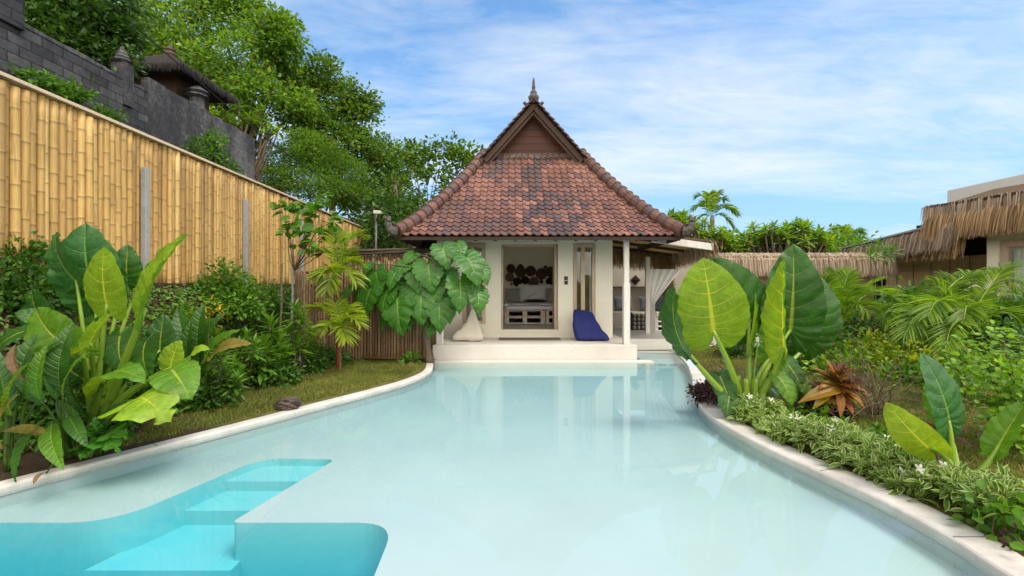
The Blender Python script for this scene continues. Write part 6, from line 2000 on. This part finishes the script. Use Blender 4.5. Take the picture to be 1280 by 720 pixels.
    for k, (lab, x, y, Y, r, m, sz) in enumerate(beds):
        ce = P(x, y, Y); g = float(gz(ce[0], ce[1]))
        shrub('garden_bush', lab, 'bush', (ce[0], ce[1], g), [(ce, r), (ce + (r[0] * .5, .1, -r[2] * .4), np.array(r) * .7), (ce + (-r[0] * .5, .05, -r[2] * .35), np.array(r) * .75)], M[m], 34, 16, sz, OVATE, .12, 240 + k, 'bushes of the right hand bed')
    # rosette plants in front of the blind, on the roof line
    rosette_shrub('young_plumeria', 'plumeria sapling with long leaves rising in front of the villa blind', 'tree', P(1100, 372, 11.2) * (1, 1, 0) + (0, 0, .2), [P(1075, 300, 11.2), P(1098, 305, 11.0), P(1115, 312, 11.1), P(1088, 316, 10.9), P(1106, 318, 11.4)], M['shrubm'], .34, 16, LANCE, 260)
    # small round leaved shrub at the right edge: arching sprays
    def spray_shrub(lab, base, tips, mat, seed, size=.06, cnt=12):
        rg = np.random.default_rng(seed); base = np.asarray(base, float)
        t = thing('round_leaf_shrub', lab, 'shrub', base, 'round leaved shrubs at the right')
        s, fo = MB(), MB()
        for tip in tips:
            v = np.asarray(tip) - base
            path = bez(base, base + v * .5 + (0, 0, .25 * np.linalg.norm(v)), tip, 16)
            s.tube(path, np.linspace(.009, .003, 16), 5)
            for j in range(3, 16):
                for kk in range(2):
                    d = rdir(rg, 1)[0] * (1, 1, .4)
                    tw = path[j] + d * .05
                    nn = 3
                    scatter(fo, ROUND, tw + rg.normal(size=(nn, 3)) * .045, rdir(rg, nn) * (1, 1, .5), nrm(rg.normal(size=(nn, 3)) * .4 + (0, -.35, .8)), size * rg.uniform(.7, 1.25, nn))
        s.build('stem', M['stem'], t, smooth=True); fo.build('foliage', mat, t)
    spray_shrub('lime leaved arching shrub at the right frame edge behind the smaller elephant ear', P(1275, 570, 4.1) * (1, 1, 0) + (0, 0, .15), [P(x, y, 4.1 + d) for x, y, d in ((1225, 430, .2), (1250, 410, .4), (1275, 420, 0), (1232, 465, -.1), (1222, 500, 0), (1262, 450, -.3), (1285, 470, -.2), (1240, 520, -.3), (1275, 520, -.4), (1300, 440, .1), (1246, 445, .2), (1216, 448, .3), (1290, 560, -.4), (1258, 480, -.3))], M['shrubl'], 270)
    spray_shrub('lime leaved thin shrub between the bare twigs and the areca palm', P(1205, 520, 5.4) * (1, 1, 0) + (0, 0, .18), [P(x, y, 5.4 + d) for x, y, d in ((1180, 430, .2), (1210, 420, .1), (1160, 455, 0), (1225, 440, -.1), (1195, 460, -.3), (1170, 480, -.2), (1230, 470, .2), (1150, 470, .1))], M['shrubl'], 272, .06)
    # low weeds here and there on the dry grass
    mb = MB(); n = 900
    y = 3.1 + 6 * rng.random(n); x = np.interp(y, RIGHT[::-1, 1], RIGHT[::-1, 0]) + .5 + rng.random(n) * 4.2
    cl = np.sin(x * 3.1) * np.sin(y * 2.7 + 1) > .1
    pos = np.c_[x, y, gz(x, y) + .03][cl]
    scatter(mb, ROUND, pos, rdir(rng, len(pos)) * (1, 1, .5), (0, 0, 1.), rng.uniform(.03, .07, len(pos)))
    tag(mb.build('weeds', M['shrubm']), kind='stuff')


right_bank()


# ================================================================== trees behind
def back_trees():
    def C(px, py, Y, rx, ry=None, rz=None):
        """clump at a picture place and depth; radii in photo pixels turned to metres there"""
        k = Y / F
        rz = rx if rz is None else rz
        return (P(px, py, Y), (rx * k, (ry or rx) * k * .9, rz * k))
    Y = 20
    cl = [C(x, y, Y + d, r, None, rz) for x, y, d, r, rz in ((225, 45, 0, 42, 34), (275, 22, .6, 40, 30), (330, 40, 0, 38, 30), (300, 75, -1, 45, 32), (250, 92, -1, 40, 28), (345, 95, .5, 30, 24), (350, 60, 0, 30, 24), (210, 80, 1, 35, 26), (320, 120, -1, 38, 24), (280, 120, -.5, 40, 24), (370, 130, 0, 26, 24), (300, 5, .5, 24, 20), (260, 0, 1, 20, 16), (195, 20, .5, 38, 34), (165, 30, 1, 30, 30), (235, 70, 0, 36, 26), (352, 40, .2, 20, 18))]
    tree('tall_tree', 'tallest fresh green tree with airy crown above the shrine and grey wall', 'tree', (-10.5, 20, 3.2), cl, M['treeA'], 44, 36, .20, LEAF1, .25, .24, 300, .5, .6, .15)
    Y = 22
    cl = [C(x, y, Y + d, r, None, rz) for x, y, d, r, rz in ((400, 95, 0, 26, 20), (415, 125, 0, 36, 26), (440, 150, 0, 28, 22), (385, 150, -.5, 34, 26), (420, 175, -.5, 40, 26), (455, 190, 0, 24, 22), (395, 190, 0, 36, 26), (450, 130, .3, 18, 16), (380, 108, .2, 20, 16))]
    tree('tall_tree', 'second tall tree stepping down to the right of the tallest one', 'tree', (-8.8, 22, 2.4), cl, M['treeM'], 44, 36, .21, LEAF1, .27, .22, 301, .5, .6, .15)
    Y = 11.2
    cl = [C(x, y, Y + d, r, None, rz) for x, y, d, r, rz in ((70, 15, 0, 42, 34), (115, 30, .2, 40, 32), (140, 42, .3, 22, 20), (100, 58, -.1, 30, 16), (130, 74, 0, 20, 10), (60, 40, 0, 30, 20), (125, 0, .4, 50, 22), (50, 0, .2, 40, 18))]
    tree('spreading_tree', 'dark glossy tree overhanging the grey block wall at the upper left', 'tree', (-11.0, 11.2, 3.0), cl, M['treeD'], 60, 26, .15, LEAF1, .2, .16, 302, .6, .7, .2)
    Y = 17.5
    cl = [C(x, y, Y + d, r, None, rz) for x, y, d, r, rz in ((285, 158, 0, 30, 18), (310, 145, 0, 26, 18), (262, 150, 0, 20, 14), (330, 165, .2, 20, 16))]
    rng = np.random.default_rng(303); base = np.array([-10.8, 17.3, 3.0])
    sh = []
    for c, r in cl:
        p, d = blob_points(rng, 16, c, np.array(r), .6); sh += list(p)
    rosette_shrub('plumeria_tree', 'plumeria with long pale leaves and yellow tips behind the end of the grey wall', 'tree', base, sh, M['plum'], .42, 12, LANCE, 304, None, None, .05, (-.2, 1.0), .3)
    Y = 18.8
    cl = [C(x, y, Y + d, r, None, rz) for x, y, d, r, rz in ((355, 200, 0, 36, 16), (395, 192, 0, 32, 14), (430, 215, 0, 30, 16), (375, 225, -.6, 42, 18), (415, 240, -.6, 36, 16), (340, 225, -.4, 26, 16), (440, 245, 0, 22, 14), (385, 178, .2, 22, 10))]
    tree('feathery_tree', 'low spreading tree of fine feathery foliage just beyond the bamboo fence', 'tree', (-8.2, 18.8, 2.0), cl, M['treeC'], 90, 32, .15, LEAF1N, .28, .15, 305, .4, .4)
    Y = 24
    cl = [C(x, y, Y + d, r, None, rz) for x, y, d, r, rz in ((470, 225, 0, 34, 24), (500, 215, 0, 30, 18), (480, 190, 0, 22, 14), (510, 258, -.5, 26, 18), (455, 255, -.5, 36, 24), (500, 275, -1, 40, 22), (470, 290, -1.5, 40, 22))]
    tree('mid_tree', 'dark mixed crown filling the gap left of the pavilion roof', 'tree', (-6.8, 24, 1.2), cl, M['treeM'], 50, 26, .22, LEAF1, .4, .18, 306, .4)
    Y = 21
    cl = [C(x, y, Y + d, r, None, rz) for x, y, d, r, rz in ((555, 185, 0, 20, 9), (530, 200, 0, 22, 9), (575, 200, .2, 17, 9), (545, 215, 0, 18, 8), (515, 190, 0, 14, 8), (583, 192, 0, 12, 7), (500, 235, 0, 22, 12), (570, 240, .4, 18, 12), (540, 262, .4, 18, 10))]
    tree('sparse_tree', 'thin open crowned tree with sky between its sprays beside the roof', 'tree', (-4.5, 21, .5), cl, M['treeM'], 13, 20, .22, OVATE, .3, .09, 307, .55, .5)
    Y = 17.5
    cl = [C(x, y, Y + d, r, None, rz) for x, y, d, r, rz in ((505, 290, 0, 40, 26), (465, 305, 0, 30, 22), (535, 280, 1, 30, 20), (490, 262, .5, 26, 18))]
    tree('shade_tree', 'dark bushy tree low between the bamboo fence and pavilion eave', 'tree', (-4.6, 17.5, .5), cl, M['treeD'], 44, 24, .17, OVATE, .28, .12, 308, .4)
    # grey dead looking trunk among them
    p = P(493, 250, 20)
    m = MB(); rg = np.random.default_rng(3); limb(m, rg, (p[0], 20, .5), P(494, 232, 20), .12, .09, .02)
    limb(m, rg, P(494, 236, 20), P(500, 222, 20.2), .05, .02)
    tt = thing('dead_tree', 'pale bare trunk standing among the dark crowns left of the roof', 'tree', (p[0], 20, .5)); m.build('trunk', M['bark'], tt, smooth=True)
    # creepers on and over the grey wall
    for k, (lab, spots) in enumerate((('creeper climbing the stained render near its right end', [(262, 185, 14, 14), (275, 200, 14, 12), (248, 190, 10, 12), (285, 215, 16, 10), (270, 172, 8, 12)]), ('creeper spilling over the top of the bamboo fence below the block wall', [(62, 108, 18, 5), (92, 120, 12, 8), (48, 102, 10, 4), (138, 146, 3, 6), (80, 112, 8, 5)]))):
        mb = MB(); rg = np.random.default_rng(320 + k)
        pt = []
        for x, y, rx, rz in spots:
            Y = 560 * 9.3 / (640 - x)
            pt.append((P(x, y, Y), (.2, rx * Y / F * 1.4, rz * Y / F)))
        b = pt[0][0].copy(); b[2] = 2.5
        t = thing('wall_creeper', lab, 'creeper', b)
        foliage(mb, rg, pt, 16, 14, .11, OVATE, .12); mb.build('foliage', M['shrubm'], t)
        s = MB()
        for c, r in pt: limb(s, rg, b, c, .02, .008)
        s.build('stem', M['stem'], t)
    # fence end shrub
    # right side: plumerias, palms, bright shrubs behind the lounge
    Y = 17
    rng = np.random.default_rng(330)
    for k, (lab, spots, b, ln) in enumerate((('wide plumeria crown with bright leaves above the long thatched roof', [(930, 300, 26, 12), (960, 290, 28, 12), (995, 288, 26, 12), (1020, 300, 18, 12), (975, 302, 40, 10), (905, 308, 20, 8)], (970, 17), .45), ('smaller plumeria crown between pavilion eave and palm', [(868, 285, 22, 14), (850, 272, 16, 8), (890, 295, 22, 12), (840, 285, 12, 10)], (870, 17), .42))):
        sh = []
        for x, y, rx, rz in spots:
            c, r = C(x, y, Y, rx, None, rz); p, d = blob_points(rng, 20, c, np.array(r), .4); sh += list(p)
        rosette_shrub('plumeria_tree', lab, 'tree', (P(b[0], 300, Y)[0], Y, .3), sh, M['plum'], ln, 13, LANCE, 331 + k, 'plumeria trees beyond the thatch', None, .05, (-.2, 1.0), .3)
    # fan like palms
    def far_palm(lab, px, Y, topy, tips, seed, ll=.62):
        base = P(px, 360, Y); base[2] = .3
        top = P(px, topy, Y)
        palm('coconut_palm', lab, base, top, [P(x, y, Y + d) for x, y, d in tips], M['palm'], ll, .16, 'palmtrunk', seed, 'distant palms over the roofs', 34, .055, .35)
    far_palm('distant palm with a tufted crown just right of the pavilion roof', 890, 26, 272, [(872, 246, .5), (886, 243, -.5), (915, 262, .3), (922, 268, .0), (905, 250, .4), (868, 262, -.4), (898, 242, .6), (916, 285, -.3), (866, 285, .2), (878, 255, .8)], 340)
    far_palm('distant palm drooping over the right end of the plumeria', 1062, 24, 300, [(1030, 298, .3), (1044, 290, -.4), (1072, 291, .3), (1078, 305, .1), (1032, 312, .2), (1050, 286, .5), (1068, 310, -.3)], 341, .7)
    Y = 19
    cl = [C(x, y, Y, r, None, rz) for x, y, r, rz in ((985, 312, 60, 12), (880, 312, 40, 14), (1040, 312, 24, 12), (925, 312, 30, 12))]
    tree('garden_tree', 'lime green bushy tree low behind the long thatched roof', 'tree', (11, 19, .3), cl, M['treeA'], 50, 22, .2, OVATE, .3, .1, 345, .4)
    # far off wood beyond everything
    rng = np.random.default_rng(350)
    mb = MB()
    n = 60
    x = np.linspace(-70, 70, n); cs = []
    for k in range(n):
        h = 2.2 + rng.uniform(-.5, .5) + (4.5 if x[k] < -12 else 0)
        cs.append((np.array([x[k], 48 + rng.uniform(-4, 4), h * .5]), (3.0, 2.0, h * .55)))
    foliage(mb, rng, cs, 34, 12, .6, LEAF1, .7)
    tag(mb.build('distant_woods', M['treeD']), kind='stuff')


back_trees()
